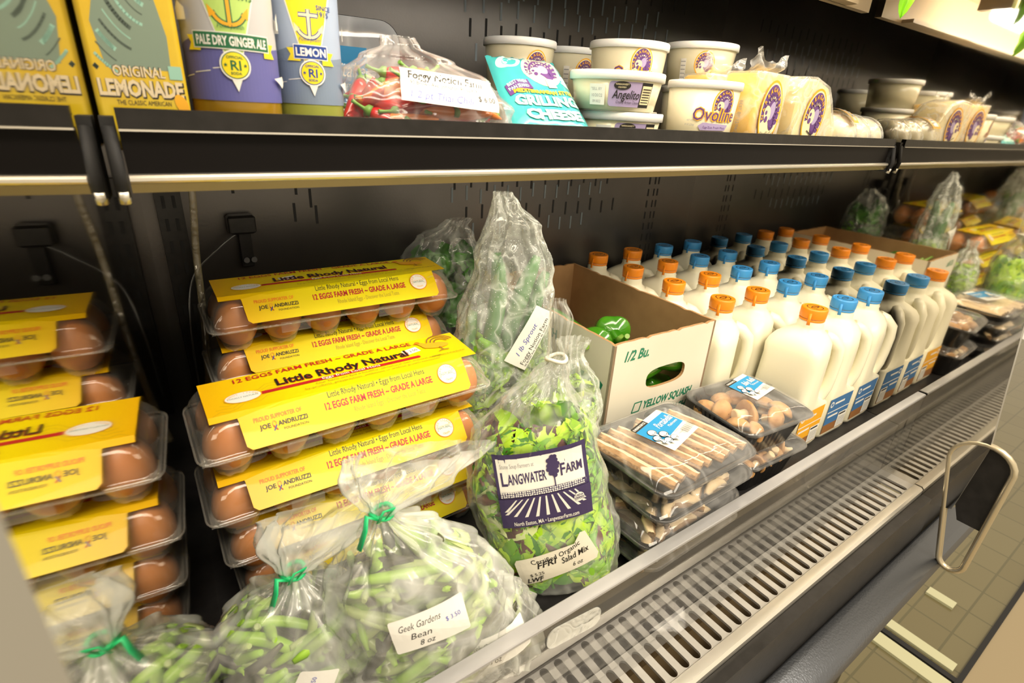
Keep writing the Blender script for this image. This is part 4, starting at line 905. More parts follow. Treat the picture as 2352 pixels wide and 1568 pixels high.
# tall cucumber bag, small bag behind, lettuce bag between
CKY = [(0, .045, .034, -.006, 0), (.012, .062, .044, -.006, 0), (.08, .070, .048, -.004, 0), (.17, .072, .048, 0, 0), (.26, .064, .044, .006, 0), (.33, .052, .038, .012, 0), (.385, .034, .026, .008, 0), (.412, .018, .012, -.004, 0), (.426, .012, .006, -.010, 0)]
CB = bagthing('cucumber_bag', 'tall misted clear bag with white farm label standing behind the egg cartons', (.385, .562, DECK + .001), rad(-20), CKY, M_BAGW, 3.3, .004, .10, tilt=(rad(0), rad(1)))
leaves_in('leafy_greens', 'pale leafy greens in the lower half of the tall misted bag', 'greens', CKY, 80, (.05, .09), (4, 3, 1, 0, 3), 11, .24, frame_at(CB), .86, .3)
cm = [mat('cucumber_skin', (.03, .16, .03), .3, 0, .5, col2=(.10, .30, .08), nscale=20, stretch=(4, 4, .5))]
for k, (x, y, z, d, L) in enumerate([(-.02, -.022, .255, (.10, 0, 1), .17), (.018, -.018, .27, (.25, 0, 1), .16), (.045, -.008, .25, (.15, 0, 1), .15), (-.045, -.006, .20, (.05, 0, 1), .14), (.0, .016, .26, (-.1, 0, 1), .17)]):
    mb = MB(); bean(mb, (0, 0, 0), d, L, .0125, 0, .05, k, 14); o = mb.build('cucumber', cm); o.matrix_world = frame_at(CB) @ Matrix.Translation((x, y, z)); tag(o, 'slim green cucumber standing in the tall misted bag, ' + ['front left', 'front centre', 'front right', 'at the left edge', 'at the back'][k], 'cucumber', 'cucumbers in the tall misted bag')
mb = MB(); P = Print(mb, rotF(surf_front(CKY, .005), .024, .200, rad(62)), 0, .00012, .01)
P.rect(0, 0, .085, .034, 0, .001); P.text('Foggy Notion Farm', .005, .006, .0085, 1, 'l', .070, rot=0); P.text('90 Brown Ave, Johnston, RI. 02919', .005, .0015, .0040, 1, 'l', .062); P.text('1 lb Sprout', .012, .018, .0100, 2, 'l', .050, shear=.3, bold=-.004)
mb.build('farm_label', [K_WHITE, K_BLACK, K_PEN], CB)
SBK = [(0, .05, .035, 0, 0), (.012, .070, .048, 0, 0), (.22, .075, .052, 0, 0), (.29, .068, .048, 0, 0), (.33, .045, .032, .0, 0), (.345, .020, .016, .015, 0), (.355, .02, .01, .025, 0)]
S2 = bagthing('greens_bag', 'dark green produce in a clear bag behind the topmost rear egg carton', (.400, .745, DECK + .001), rad(0), SBK, M_BAG, 7.3, .005, .12)
leaves_in('kale_leaves', 'dark green leaves in the clear bag behind the rear egg cartons', 'leaves', SBK, 60, (.05, .08), (0, 1, 5, 0, 0), 14, .31, frame_at(S2), .84, .35, z0=.16)
LK = [(0, .045, .03, 0, 0), (.012, .060, .038, 0, 0), (.08, .066, .040, 0, 0), (.16, .060, .038, .004, 0), (.20, .045, .030, .010, 0), (.225, .022, .018, .016, 0), (.240, .012, .010, .018, 0), (.26, .02, .012, .018, 0)]
L2 = bagthing('lettuce_bag', 'clear bag of curly lettuce squeezed between the egg cartons and the box', (.408, .455, DECK + .001), rad(-15), LK, M_BAGW, 5.7, .004, .14)
leaves_in('curly_lettuce', 'light green curly lettuce in the bag between egg cartons and box', 'lettuce', LK, 90, (.04, .07), (6, 3, 0, 0, 1), 15, .19, frame_at(L2), .88, .6)

# ================================================================== upper shelf
SZ = SHELF + .0004
def glassy(name, col, a=.75, rough=.06):
    m, t, b, o = nt(name); b.inputs['Base Color'].default_value = (*col, 1); b.inputs['Roughness'].default_value = rough; b.inputs['Coat Weight'].default_value = .6
    tr = t.nodes.new('ShaderNodeBsdfTransparent'); tr.inputs[0].default_value = (*col, 1); mx = t.nodes.new('ShaderNodeMixShader'); mx.inputs[0].default_value = a
    t.links.new(tr.outputs[0], mx.inputs[1]); t.links.new(b.outputs[0], mx.inputs[2]); t.links.new(mx.outputs[0], o.inputs['Surface']); return m
def anchor(P, x, y, k, m, m2=None):
    for w, mm in ((.0060, m2), (.0034, m)):
        if mm is None: continue
        P.line([(x, y + .030 * k), (x, y - .004 * k)], w * k, mm); P.h -= P.dh; P.line([(x - .012 * k, y + .024 * k), (x + .012 * k, y + .024 * k)], w * k, mm); P.h -= P.dh
        P.arc(x, y + .014 * k, .017 * k, .018 * k, 205, 335, w * k, mm, 12); P.h -= P.dh
        P.poly([(x - .020 * k, y + .014 * k), (x - .012 * k, y + .006 * k), (x - .019 * k, y + .002 * k)], mm); P.h -= P.dh; P.poly([(x + .020 * k, y + .014 * k), (x + .012 * k, y + .006 * k), (x + .019 * k, y + .002 * k)], mm)
def bottle(name, label, x, y, r, glass, sky, sea, tri, title, bar, ink, az, bodyz=.215, extra=None):
    t = thing(name, label, 'bottle', (x, y, SZ)); mb = MB()
    mb.lathe([(r * .86, 0), (r * .97, .003), (r, .008), (r, .125), (r * .95, .140), (r * .6, .170), (r * .42, .19), (r * .40, bodyz)], 48, 0); mb.build('glass_body', glass, t)
    mb = MB(); mb.lathe([(r * .46, bodyz - .006), (r * .46, bodyz + .004), (.0001, bodyz + .0045)], 24, 0); mb.build('crown_cap', mat('crown_cap', (.7, .6, .1), .3, .6), t)
    mb = MB(); rl = r + .0004; F = cyl_F(rl, az); L = rl * PI * .92; zb, zt = .034, .125
    mb.grid(lambda u, v: F((u - .5) * 2 * L, zb + (zt - zb) * v, 0), 160, 1, 0); P = Print(mb, F, .0001, .00008, .0045)
    P.rect(-L, zb, L, zb + .030, 1); P.poly([(-L, zb + .030), (-L, zb + .038), (-.5 * L, zb + .034), (-.1 * L, zb + .042), (.2 * L, zb + .033), (.6 * L, zb + .037), (L, zb + .030)], 1)
    for q in range(5): P.line([(-L * .8 + q * .014, zb + .008 + q * .003), (-L * .8 + q * .014 + .012, zb + .0095 + q * .003)], .0006, 3); P.h -= P.dh
    w = r * .80; P.poly([(-w - .0012, zt), (w + .0012, zt), (.0, zb + .010)], 3); P.poly([(-w, zt), (w, zt), (.0, zb + .012)], 2)
    anchor(P, 0, .083, .62 * r / .03, 5, 4); P.text('SINCE', .006, .100, .0045, 4, 'l', bold=.02); P.text('1915', .006, .0955, .0050, 4, 'l', bold=.02)
    bw = bar[1]; zb2 = .0665
    P.poly([(-bw - .006, zb2 - .002), (-bw + .004, zb2 - .002), (-bw + .004, zb2 + .007), (-bw - .006, zb2 + .007), (-bw - .003, zb2 + .0025)], 6); P.poly([(bw + .006, zb2 - .004), (bw - .004, zb2 - .004), (bw - .004, zb2 + .005), (bw + .006, zb2 + .005), (bw + .003, zb2 + .0005)], 6)
    P.rect(-bw - .0006, zb2 - .0006, bw + .0006, zb2 + .0096, 3); P.rect(-bw, zb2, bw, zb2 + .009, 7); P.text(title, 0, zb2 + .0018, .0078, 3, 'c', bw * 1.85, bold=.03)
    P.text('Point Judith', 0, zb2 + .012, .0035, 4, 'c', .016, shear=.2)
    P.poly([(-.006, .055), (.006, .055), (0, .040)], 3); P.ell(0, .0565, .0094, .0094, 3); P.ell(0, .0565, .0084, .0084, 7); P.ell(0, .0565, .0078, .0078, 6); P.text('RI', 0, .0535, .0085, 4, 'c', bold=.02); P.text('OFFICIAL', 0, .0605, .0024, 4, 'c', bold=.02); P.text('SODA', 0, .0507, .0024, 4, 'c', bold=.02)
    P.text('\u2605', -.0058, .0555, .003, 4, 'c'); P.text('\u2605', .0058, .0555, .003, 4, 'c')
    P.text('Yacht Club', 0, .1145, .016, 3, 'c', r * 1.95, shear=.25, bold=.08); P.text('Yacht Club', 0, .1145, .016, 4, 'c', r * 1.93, shear=.25, bold=.045); P.text('Yacht Club', 0, .1145, .016, 6, 'c', r * 1.92, shear=.25, bold=.0)
    for q in (-1, 1): P.poly([(q * r * 1.25, .082), (q * r * 1.25 + .010, .082), (q * r * 1.25 + .010, .089), (q * r * 1.25 + .004, .093), (q * r * 1.25, .089)], 3)
    P.poly([(L * .30, .050), (L * .42, .044), (L * .50, .048), (L * .44, .052)], 3)
    mb.build('paper_label', [sky, sea, tri, K_WHITE, ink, tri if False else extra, K_YEL, bar[0]], t); return t
bottle('ginger_ale_bottle', 'bottle of pale dry ginger ale with green banner and anchor on a blue label', .0800, .4750, .0300, glassy('ginger_glass', (.60, .36, .03), .55), mat('label_sky', (.50, .50, .52), .4), K_SEA, flat('triangle_green', (.46, .66, .16)), 'PALE DRY GINGER ALE', (K_GREEN, .0245), K_GREEN, rad(-97), extra=K_GOLD)
bottle('lemon_soda_bottle', 'bottle of lemon soda with yellow triangle, white anchor and blue LEMON banner', .1405, .500, .0260, glassy('lemon_glass', (.52, .56, .12), .6), mat('label_sky2', (.36, .44, .60), .4), mat('label_sea2', (.20, .26, .36), .4), K_YEL, 'LEMON', (K_DBLUE, .0120), K_DBLUE, rad(-99), extra=K_CREAM)
# lemonade: flat sided bottle with a wrap label
t = thing('lemonade_bottle', 'square yellow lemonade bottle with a grey green draped figure at shelf left end', 'bottle', (.0190, .482, SZ), rad(2)); t.scale = (.84, .84, 1)
mb = MB(); mb.loft([[(x, y, z) for x, y in rrect(a, b, c, 5)] for z, a, b, c in ((0, .028, .028, .008), (.003, .031, .031, .008), (.14, .031, .031, .008), (.16, .022, .022, .010), (.175, .014, .014, .013), (.20, .013, .013, .012))], 0); mb.build('bottle_body', glassy('lemonade_glass', (.80, .55, .03), 1), t)
mb = MB()
def wrapF(s, tt, h):
    P4 = .031 + h; L = .062
    if s < -L / 2: return (-P4, -.031 - (s + L / 2) , tt) if s > -L * 1.5 else (-P4, .031, tt)
    if s > L / 2: return (P4, -.031 + (s - L / 2), tt)
    return (s, -P4, tt)
M_LEM = mat('lemonade_label', (.66, .42, .006), .25, 0, .5, coat=.5, col2=(.74, .56, .03), nscale=14)
mb.grid(lambda u, v: wrapF(-.093 + .186 * u, .006 + .13 * v, .0004), 48, 1, 0); P = Print(mb, lambda a, b, h: wrapF(a, b, h + .0004), .0001, .00005, .01)
P.poly([(-.020, .050), (-.024, .075), (-.016, .098), (-.008, .106), (-.008, .130), (.009, .130), (.010, .106), (.018, .094), (.023, .070), (.022, .050)], 1)
for q in range(12): P.arc(.020 - q * .002, .118, .012 + q * .0032, .022 + q * .0052, 205 + q * 3, 262 - q * 1.5 + 6 * math.sin(q * 2.1), .0008 + .0009 * (q % 3), 2 if q % 2 else 6, 10); P.h -= P.dh
P.h += 2 * P.dh
P.ell(.0, .122, .008, .011, 1); P.line([(-.003, .122), (.003, .122)], .001, 2)
P.text('ORIGINAL', 0, .0455, .0085, 3, 'c', .034, bold=.05); P.text('ORIGINAL', .0002, .0455, .0085, 4, 'c', .034, bold=.02); P.text('LEMONADE', .0006, .0335, .0130, 3, 'c', .057, bold=.07); P.text('LEMONADE', 0, .034, .0130, 4, 'c', .056, bold=.04)
P.text('THE CLASSIC AMERICAN', 0, .0285, .0040, 3, 'c', .036); P.ell(.0255, .030, .0042, .0065, 5, .5); P.poly([(.020, .045), (.029, .045), (.029, .053), (.020, .053)], 6)
mb.build('wrap_label', [M_LEM, K_STATUE, K_STATUE2, K_BLACK, K_BUFF, K_GOLD, flat('mint', (.30, .55, .45))], t)
mb = MB(); mb.lathe([(.015, .198), (.015, .214), (.0001, .2142)], 24, 0); mb.build('screw_cap', flat('capyellow', (.85, .6, .03)), t)

# shiitake tray standing on edge at the back
t = thing('shiitake_tray', 'black tray of shiitake mushrooms with blue label standing upright behind the soda bottle', 'mushroom tray', (.235, .745, SZ), rad(-4))
mb = MB(); mb.loft([[(x, y, z + .066) for x, z in rrect(a, b, .026, 6)] for y, a, b in ((.036, .075, .052), (.004, .088, .064), (0, .092, .066), (-.004, .092, .066), (-.004, .087, .061), (.030, .074, .050))], 0); mb.build('tray_body', M_TRAYB, t)
mb = MB(); mb.loft([[(x, y, z + .066) for x, z in rrect(a, b, .026, 6)] for y, a, b in ((-.0042, .0915, .0655), (-.006, .090, .064), (-.012, .078, .054))], 0, cap=False); n = 28; b = len(mb.v) - n; mb.f.append(tuple(b + j for j in range(n))); mb.m.append(0); mb.sm.append(True); mb.build('wrap', film('shrink_bright', .30, .4, .2, (.92, .95, 1), .05, 9, .6, .004), t)
mb = MB(); P = Print(mb, plane_F((0, -.0125, .018), (1, 0, 0), (0, 0, 1), (0, -1, 0)), 0, .0001); P.rect(-.060, 0, .045, .080, 0); P.rect(-.060, .0, .045, .012, 2)
P.text('Shiitake', -.012, .046, .024, 2, 'l', .052, shear=.25, bold=-.005); P.text('Mushrooms', .004, .034, .009, 2, 'l', .03)
for (a, c, r) in ((-.040, .052, .012), (-.030, .040, .012), (-.044, .036, .011), (-.030, .026, .011), (-.044, .020, .010)):
    P.ell(a, c, r, r * .8, 3); P.ell(a, c, r * .88, r * .68, 2); P.arc(a, c - .001, r * .6, r * .35, 200, 340, .0009, 3, 8); P.rect(a - .003, c - r * 1.1, a + .003, c - r * .4, 2)
mb.build('label', [K_BLUE, K_BLACK, K_WHITE, K_BLACK], t)

# chili bags
CHK = [(0, .075, .050, 0, 0), (.008, .092, .062, 0, 0), (.035, .088, .058, 0, 0), (.060, .066, .044, -.004, 0), (.075, .040, .028, -.012, .006), (.086, .016, .014, -.018, .010), (.094, .014, .01, -.02, .012)]
CH = bagthing('chili_bag', 'large clear bag of red and orange chili peppers with a white farm label', (.252, .518, SZ + .0015), rad(-14), CHK, film('chili_film', .03, .30, .14, (.93, .90, .88), .08, 14, .8, .006), 9.1, .006, .12)
CHS = [(0, .036, .030, 0, 0), (.008, .045, .036, 0, 0), (.04, .040, .032, 0, 0), (.062, .024, .02, 0, 0), (.070, .010, .01, 0, 0)]
CH2 = bagthing('chili_bag', 'small clear bag of red chili peppers beside the lemon soda bottle', (.196, .575, SZ), rad(-14), CHS, MATS['chili_film'], 2.1, .004, .12)
def chili_meshes():
    out = []
    for c, (nm, m) in enumerate((('red', mat('chili_red', (.62, .012, .010), .18, 0, .6, coat=.5)), ('orange', mat('chili_orange', (.85, .22, .01), .18, 0, .6, coat=.5)), ('deep red', mat('chili_deep', (.40, .008, .02), .18, 0, .6, coat=.5)))):
        mb = MB(); pts = [(.0010 * k * k * .12, 0, -.0058 * k) for k in range(10)]; mb.tube(pts, [.0035, .0062, .0070, .0070, .0066, .0060, .0052, .0042, .003, .0008], 12, 0); a = mb.mesh('chili_body', [m])
        mb = MB(); mb.tube([(0, 0, -.002), (0, 0, .002), (.001, 0, .005), (.003, .001, .011), (.005, .002, .016)], [.0052, .0050, .0018, .0014, .0019], 8, 0); b = mb.mesh('chili_stem', [mat('chili_stem', (.16, .34, .05), .45)]); out.append((nm, a, b))
    return out
CHM = chili_meshes()
def fill_chili(keys, T, n, seed, where, grp):
    rnd = random.Random(seed); M = frame_at(T)
    for k in range(n):
        z = rnd.uniform(.010, keys[-3][0] - .010); rx, ry, cx, cy = interp(keys, z); a = rnd.uniform(-PI, .1) if rnd.random() < .8 else rnd.uniform(0, PI); s = rnd.uniform(.5, .78)
        c = rnd.choices((0, 1, 2), (5, 2 if z < .03 else 3, 3))[0]; nm, A, B = CHM[c]; d = Vector((-math.sin(a) * rnd.choice((1, -1)), math.cos(a) * .4, rnd.uniform(-.4, .4))).normalized()
        ctr = Vector((cx + math.cos(a) * rx * s, cy + math.sin(a) * ry * s, max(.009, z))); bad = False
        for e_ in (-.030, .036):
            q = ctr + d * -e_; r2 = interp(keys, min(keys[-1][0], max(0, q.z))); bad |= q.z < .004 or q.z > keys[-3][0] or ((q.x - r2[2]) / max(.004, r2[0])) ** 2 + ((q.y - r2[3]) / max(.004, r2[1])) ** 2 > .86
        if bad: continue
        t = thing('chili_pepper', f'{nm} chili pepper pressed against the film of the {where}', 'chili pepper', (0, 0, 0), 0, f'{nm} chilies in the {grp}')
        R = d.to_track_quat('-Z', 'Y').to_matrix().to_4x4(); t.matrix_world = M @ Matrix.Translation(Vector((cx + math.cos(a) * rx * s, cy + math.sin(a) * ry * s, max(.009, z))) - d * .024) @ R
        for n_, me in (('body', A), ('stem', B)):
            o = bpy.data.objects.new(n_, me); COL.objects.link(o); o.parent = t
fill_chili(CHK, CH, 150, 3, 'large chili bag', 'large chili bag'); fill_chili(CHS, CH2, 90, 4, 'small chili bag', 'small chili bag')
mb = MB(); Fc = surf_front([(k[0], k[1], k[2], k[3], k[4]) for k in CHK], .006)
P = Print(mb, rotF(Fc, -.030, .046, rad(-4)), 0, .0001, .005); P.rect(0, -.006, .092, .020, 0); P.text('Foggy Notion Farm', .006, .0125, .0085, 1, 'l', .070, bold=.01); P.text('90 Brown Ave, Johnston, RI. 02919', .008, .0078, .0045, 1, 'l', .062); P.text('1/2 pt Thai Chili', .006, -.0025, .0085, 2, 'l', .058, shear=.25, bold=-.005); P.text('$ 6.00', .070, .0015, .0062, 1, 'l', .018)
mb.build('farm_label', [K_WHITE, K_BLACK, K_PEN], CH)

# cheese packet, leaning back
def logo(P, x, y, r, ry=None, ring=0, dark=1, cream=2, light=3, wave=True, txt=True, nm=None):
    """round creamery crest: ring, dark arch with lettering, pale swirl"""
    ry = ry or r
    P.ell(x, y, r, ry, ring); P.ell(x, y, r * .90, ry * .92, cream)
    pts = [(x + r * .84 * math.cos(rad(a)), y + ry * .86 * math.sin(rad(a))) for a in range(-25, 206, 10)]
    P.poly(pts + [(x - r * .25, y - ry * .12), (x + r * .10, y - ry * .50), (x + r * .45, y - ry * .42)], dark)
    P.arc(x, y, r * .50, ry * .50, -20, 195, r * .26, light if False else dark, 14)
    P.ell(x + r * .12, y + ry * .05, r * .26, ry * .30, light, -.3); P.ell(x - r * .30, y - ry * .05, r * .30, ry * .26, cream, .5); P.ell(x - r * .34, y - ry * .22, r * .14, ry * .10, dark, .7); P.ell(x - r * .42, y - ry * .02, r * .10, ry * .07, dark, .6)
    P.arc(x + r * .28, y - ry * .28, r * .22, ry * .24, -150, 60, r * .13, dark, 8)
    if txt: P.arctext('NARRAGANSETT', x, y - ry * .06, r * .66, ry * .70, 198, -22, r * .26, ring, .03); P.arctext('CREAMERY', x, y - ry * .02, r * .42, ry * .44, 165, 15, r * .17, cream, .01)
BLK = [K_GOLD, K_PURPLE, K_CREAM, K_LILAC, K_BLACK]
t = thing('grilling_cheese_packet', 'teal foil packet of Mediterranean style grilling cheese leaning back between chilies and tubs', 'cheese packet', (0, 0, 0), 0)
c0, c1, c2, c3 = Vector((.326, .4585, -.034)), Vector((.436, .4585, -.034)), Vector((.452, .570, .050)), Vector((.356, .572, .050))
def pk(u, v):
    return (c0 * (1 - u) + c1 * u) * (1 - v) + (c3 * (1 - u) + c2 * u) * v
pn = (c1 - c0).cross(c3 - c0).normalized()
def pkp(u, v, sgn):
    e = max(0, min(1, min(u, 1 - u) / .16)) ** .6 * max(0, min(1, min(v, 1 - v) / .14)) ** .7
    return tuple(pk(u, v) + pn * (sgn * .011 * e + .0015 * nz(u * 7, v * 7, sgn) * e + .0012 * math.sin(u * 40) * (min(v, 1 - v) < .05)))
mb = MB(); mb.grid(lambda u, v: pkp(u, v, 1), 36, 40, 0); mb.grid(lambda u, v: pkp(u, v, -1), 20, 20, 0)
P = Print(mb, lambda a, b, h: tuple(Vector(pkp(a / .102, b / .13, 1)) + pn * h), .0001, .00006, .006)
P.ell(.022, .112, .017, .012, 2, .4); P.ell(.022, .110, .010, .007, 0, .4); P.ell(.094, .085, .010, .010, 2)
P.ell(.062, .098, .0265, .0245, 4); logo(P, .062, .098, .0265, .0245, 5, 4, 5, 6)
P.poly([(.006, .074), (.036, .082), (.040, .068), (.008, .058)], 4); P.text('BEST WHEN', .009, .0715, .0068, 2, 'l', .026, rot=.2, bold=.02); P.text('PAN SEARED', .009, .0645, .0068, 2, 'l', .027, rot=.2, bold=.02)
P.rect(.062, .070, .073, .084, 3); P.text('MEDITERRANEAN STYLE', .012, .0600, .0072, 1, 'l', .078, bold=.05); P.text('GRILLING', .010, .0430, .0185, 2, 'l', .082, bold=.05); P.text('CHEESE', .016, .0225, .0185, 2, 'l', .072, bold=.06)
mb.build('foil_pack', [mat('teal_foil', (.07, .46, .48), .22, 0, .6, coat=.6, bumps=(30, .3, 3, .003)), K_GOLD, K_PTEAL, K_WHITE, K_PURPLE, K_CREAM, K_LILAC], t)

# tubs
def tubmat(name, a):
    m, tt, b, o = nt(name); b.inputs['Base Color'].default_value = (.92, .85, .60, 1); b.inputs['Roughness'].default_value = .25; b.inputs['Coat Weight'].default_value = .3
    tr = tt.nodes.new('ShaderNodeBsdfTransparent'); tr.inputs[0].default_value = (.95, .93, .78, 1); mx = tt.nodes.new('ShaderNodeMixShader'); mx.inputs[0].default_value = a
    tt.links.new(tr.outputs[0], mx.inputs[1]); tt.links.new(b.outputs[0], mx.inputs[2]); tt.links.new(mx.outputs[0], o.inputs['Surface']); return m
M_TUB = tubmat('tub_clear', .72); M_TUBC = tubmat('tub_cloudy', .95); M_LID = mat('tub_lid', (.90, .90, .87), .4, 0, .5, sss=.1, bumps=(900, .1))
def tub(label, x, y, z, r, h, kind, az, cloudy=True, group='white lidded cheese tubs', balls=0):
    t = thing('cheese_tub', label, 'cheese tub', (x, y, z), 0, group); rb = r * .84; hb = h - .004; rz = lambda q: rb + (r * .955 - rb) * q / hb
    mb = MB(); mb.lathe([(rb * .9, 0), (rb, .0015), (r * .955, hb)], 56, 0); mb.build('tub_body', M_TUBC if cloudy else M_TUB, t)
    mb = MB(); mb.lathe([(r * .97, h - .009), (r, h - .0085), (r, h - .001), (r * .985, h + .0005), (r * .96, h + .0005), (r * .94, h - .0015), (.0001, h - .0015)], 64, 0); mb.build('lid', M_LID, t)
    if balls:
        for q in range(balls):
            a = -1.9 + q * 1.25; mb = MB(); br = min(r * .42, (h - .01) * .46); mb.lathe([(max(.0001, br * math.sin(PI * i / 12)), br - br * math.cos(PI * i / 12)) for i in range(13)], 20, 0, wob=lambda a_, z_: .0008 * math.sin(a_ * 3))
            o = mb.build('mozzarella_ball', mat('mozzarella', (.88, .82, .62), .35, sss=.2), None, (x + math.cos(a) * r * .36, y + math.sin(a) * r * .36, z + .003)); tag(o, 'pale mozzarella ball seen through the ' + balls_lab[label], 'mozzarella ball', 'mozzarella balls in the ' + balls_lab[label])
    F = lambda s, q, hh: ((rz(q) + hh) * math.cos(az + s / r), (rz(q) + hh) * math.sin(az + s / r), q); mb = MB(); P = Print(mb, F, .0005, .00008, .005)
    if kind == 'angelito':
        P.rect(-.022, h * .12, .036, h * .74, 3, .004); P.rect(.019, h * .12, .036, h * .74, 4); P.rect(.0205, h * .2, .035, h * .66, 2)
        for q in range(6): P.rect(.0215, h * (.24 + q * .065), .0338, h * (.265 + q * .065), 4)
        P.ell(-.006, h * .64, .010, .0042, 4); P.text('NARRAGANSETT', -.006, h * .65, .0026, 2, 'c', .016); P.text('CREAMERY', -.006, h * .58, .0022, 2, 'c', .010)
        P.text('Angelito', .0, h * .32, .0125, 4, 'c', .034, shear=.2, bold=.01); P.text('Creamy Artisan Cheese', .003, h * .20, .0042, 4, 'c', .030, shear=.2)
        P.rect(-.046, h * .14, -.026, h * .66, 5); P.text('"SELL BY', -.044, h * .50, .0042, 6, 'l', .014); P.text('10/20/22', -.044, h * .34, .0045, 6, 'l', .015); P.text('091822', -.042, h * .20, .0038, 6, 'l', .011)
    elif kind == 'ovoline':
        logo(P, .014, h * .68, h * .20, h * .24, 0, 1, 2, 3); P.text('Ovoline', .004, h * .46, h * .25, 0, 'c', h * .74, bold=.05, shear=.1); P.text('Ovoline', .0043, h * .46, h * .25, 1, 'c', h * .77, bold=.005, shear=.1)
        P.poly([(-.014, h * .32), (.024, h * .33), (.028, h * .41), (-.012, h * .43), (-.018, h * .38)], 3); P.text('Egg-Size Fresh Mozz', .006, h * .35, .0040, 1, 'c', .034)
        P.text('NET WT', -.034, h * .44, .0034, 6, 'l', .009); P.text('8 OZ (226g)', -.036, h * .38, .0034, 6, 'l', .013)
        for q in range(3): P.arc(-.034 + q * .008, h * .08, .0028, .0028, 0, 360, .0004, 6, 12); P.h -= P.dh
    elif kind == 'plain':
        logo(P, .016, h * .5, h * .28, h * .30, 0, 1, 2, 3, txt=True); P.rect(-.024, h * .12, -.014, h * .62, 5)
        for q in range(5): P.rect(-.023, h * (.18 + q * .09), -.015, h * (.20 + q * .09), 6)
    mb.build('tub_label', BLK + [K_PAPER, K_GREY], t); return t
balls_lab = {}
def T_(label, short, *a, **k): balls_lab[label] = short; return tub(label, *a, **k)
az = rad(-135)
T_('low lilac labelled cheese tub at the shelf edge with another stacked on it', 'x', .512, .5055, SZ, .0520, .0425, 'angelito', rad(-116))
T_('low cheese tub with lilac label, upper one of the two stacked', 'x', .500, .5055, SZ + .0432, .0560, .0410, 'angelito', rad(-121))
T_('cloudy cheese tub at the shelf edge right of the lilac labelled tubs', 'x', .652, .4945, SZ, .0480, .0850, 'ovoline', rad(-122))
T_('low cheese tub hidden under the highest clear tub', 'x', .618, .612, SZ, .0545, .0450, 'plain', rad(-120))
T_('tall clear tub standing highest in the row with mozzarella balls inside', 'tallest clear tub', .622, .612, SZ + .0457, .0560, .0860 - .0, 'ovoline', rad(-128), cloudy=False, balls=3)
T_('cheese tub hidden beneath the clear tub right of the highest one', 'x', .792, .618, SZ, .0545, .0860, 'plain', rad(-120))
T_('clear tub with barcode sticker right of and behind the highest tub', 'clear tub behind the yellow cheese', .790, .618, SZ + .0867, .0560, .0600, 'plain', rad(-150), cloudy=False, balls=3)
T_('cheese tub lowest at the back left under the tub with round crest', 'x', .494, .700, SZ, .0500, .0600, 'plain', rad(-115))
T_('clear tub with round crest at the back behind the teal packet', 'back left tub', .494, .700, SZ + .0607, .0520, .0660, 'plain', rad(-112), cloudy=False, balls=2)
T_('cheese tub lowest at the back between the taller tubs', 'x', .610, .760, SZ, .0470, .0600, 'plain', rad(-115))
T_('clear barcode stickered tub at the back between the crest tub and highest tub', 'back middle tub', .642, .765, SZ + .0607, .0480, .0720, 'plain', rad(-112), cloudy=False, balls=2)

# vacuum-packed cheeses
M_CHED = mat('cheddar', (.86, .52, .08), .45, 0, .4, sss=.15, col2=(.90, .60, .14), nscale=10, coat=.4); M_PALE = mat('pale_cheese', (.88, .70, .30), .45, 0, .4, sss=.15, col2=(.92, .78, .42), nscale=40, coat=.4)
M_VAC = film('vacuum_film', .05, .30, .28, (1, 1, .97), .05, 22, .7, .004)
def cheese_block(label, loc, rot, a, b, h, m, oval, name, flaps=True):
    t = thing('cheese_block', label, 'cheese', loc, rot, 'vacuum packed cheeses'); mb = MB()
    mb.loft([[(x, y, z) for x, y in rrect(a / 2 - i, b / 2 - i, .006, 4)] for z, i in ((.001, .003), (.004, 0), (h - .003, 0), (h, .003))], 0); mb.build('cheese', m, t)
    mb = MB(); mb.loft([[(x * (1 + .02 * nz(x * 60, y * 60, z * 40)), y, z) for x, y in rrect(a / 2 + .0015, b / 2 + .0015, .007, 5)] for z in [0, .004, h * .3, h * .6, h - .002, h + .002]], 0, cap=True)
    if flaps: mb.grid(lambda u, v: ((u - .5) * (a + .008), -b * .3 * math.sin(PI * v * .6) + .010 * nz(u * 4, v * 3, 2), h + v * .028 * (1 - .5 * math.sin(PI * u) ** 2 + .3 * nz(u * 5, 1))), 18, 8, 0)
    mb.build('film', M_VAC, t); mb = MB(); P = Print(mb, plane_F(oval[:3], (1, 0, 0), (0, 0, 1), (0, -1, 0)), .0003, .0001); logo(P, 0, .004, a * .36, h * .40, 0, 1, 2, 3); P.text(name, 0, -h * .26, .0085, 4, 'c', a * .48, shear=.1);
    mb.build('oval_label', BLK, t)
    mb = MB(); P = Print(mb, plane_F((-a / 2 - .0022, 0, h * .55), (0, 0, -1), (0, -1, 0), (-1, 0, 0)), .0002, .0001); P.text('BEST BY 12/06/22', -.012, .004, .0062, 0, 'l', .045); P.text('LOT # 080822', -.006, -.008, .0062, 0, 'l', .036); mb.build('date_print', [K_GREY], t); return t
cheese_block('tall golden cheddar block in clear film with large oval label', (.742, .478, SZ), rad(6), .084, .050, .100, M_CHED, (0, -.0275, .050), "Atwell's Gold")
cheese_block('golden cheddar block standing partly hidden behind the one with the oval label', (.742, .548, SZ), rad(-4), .080, .050, .098, M_CHED, (0, -.0275, .05), "Atwell's Gold")
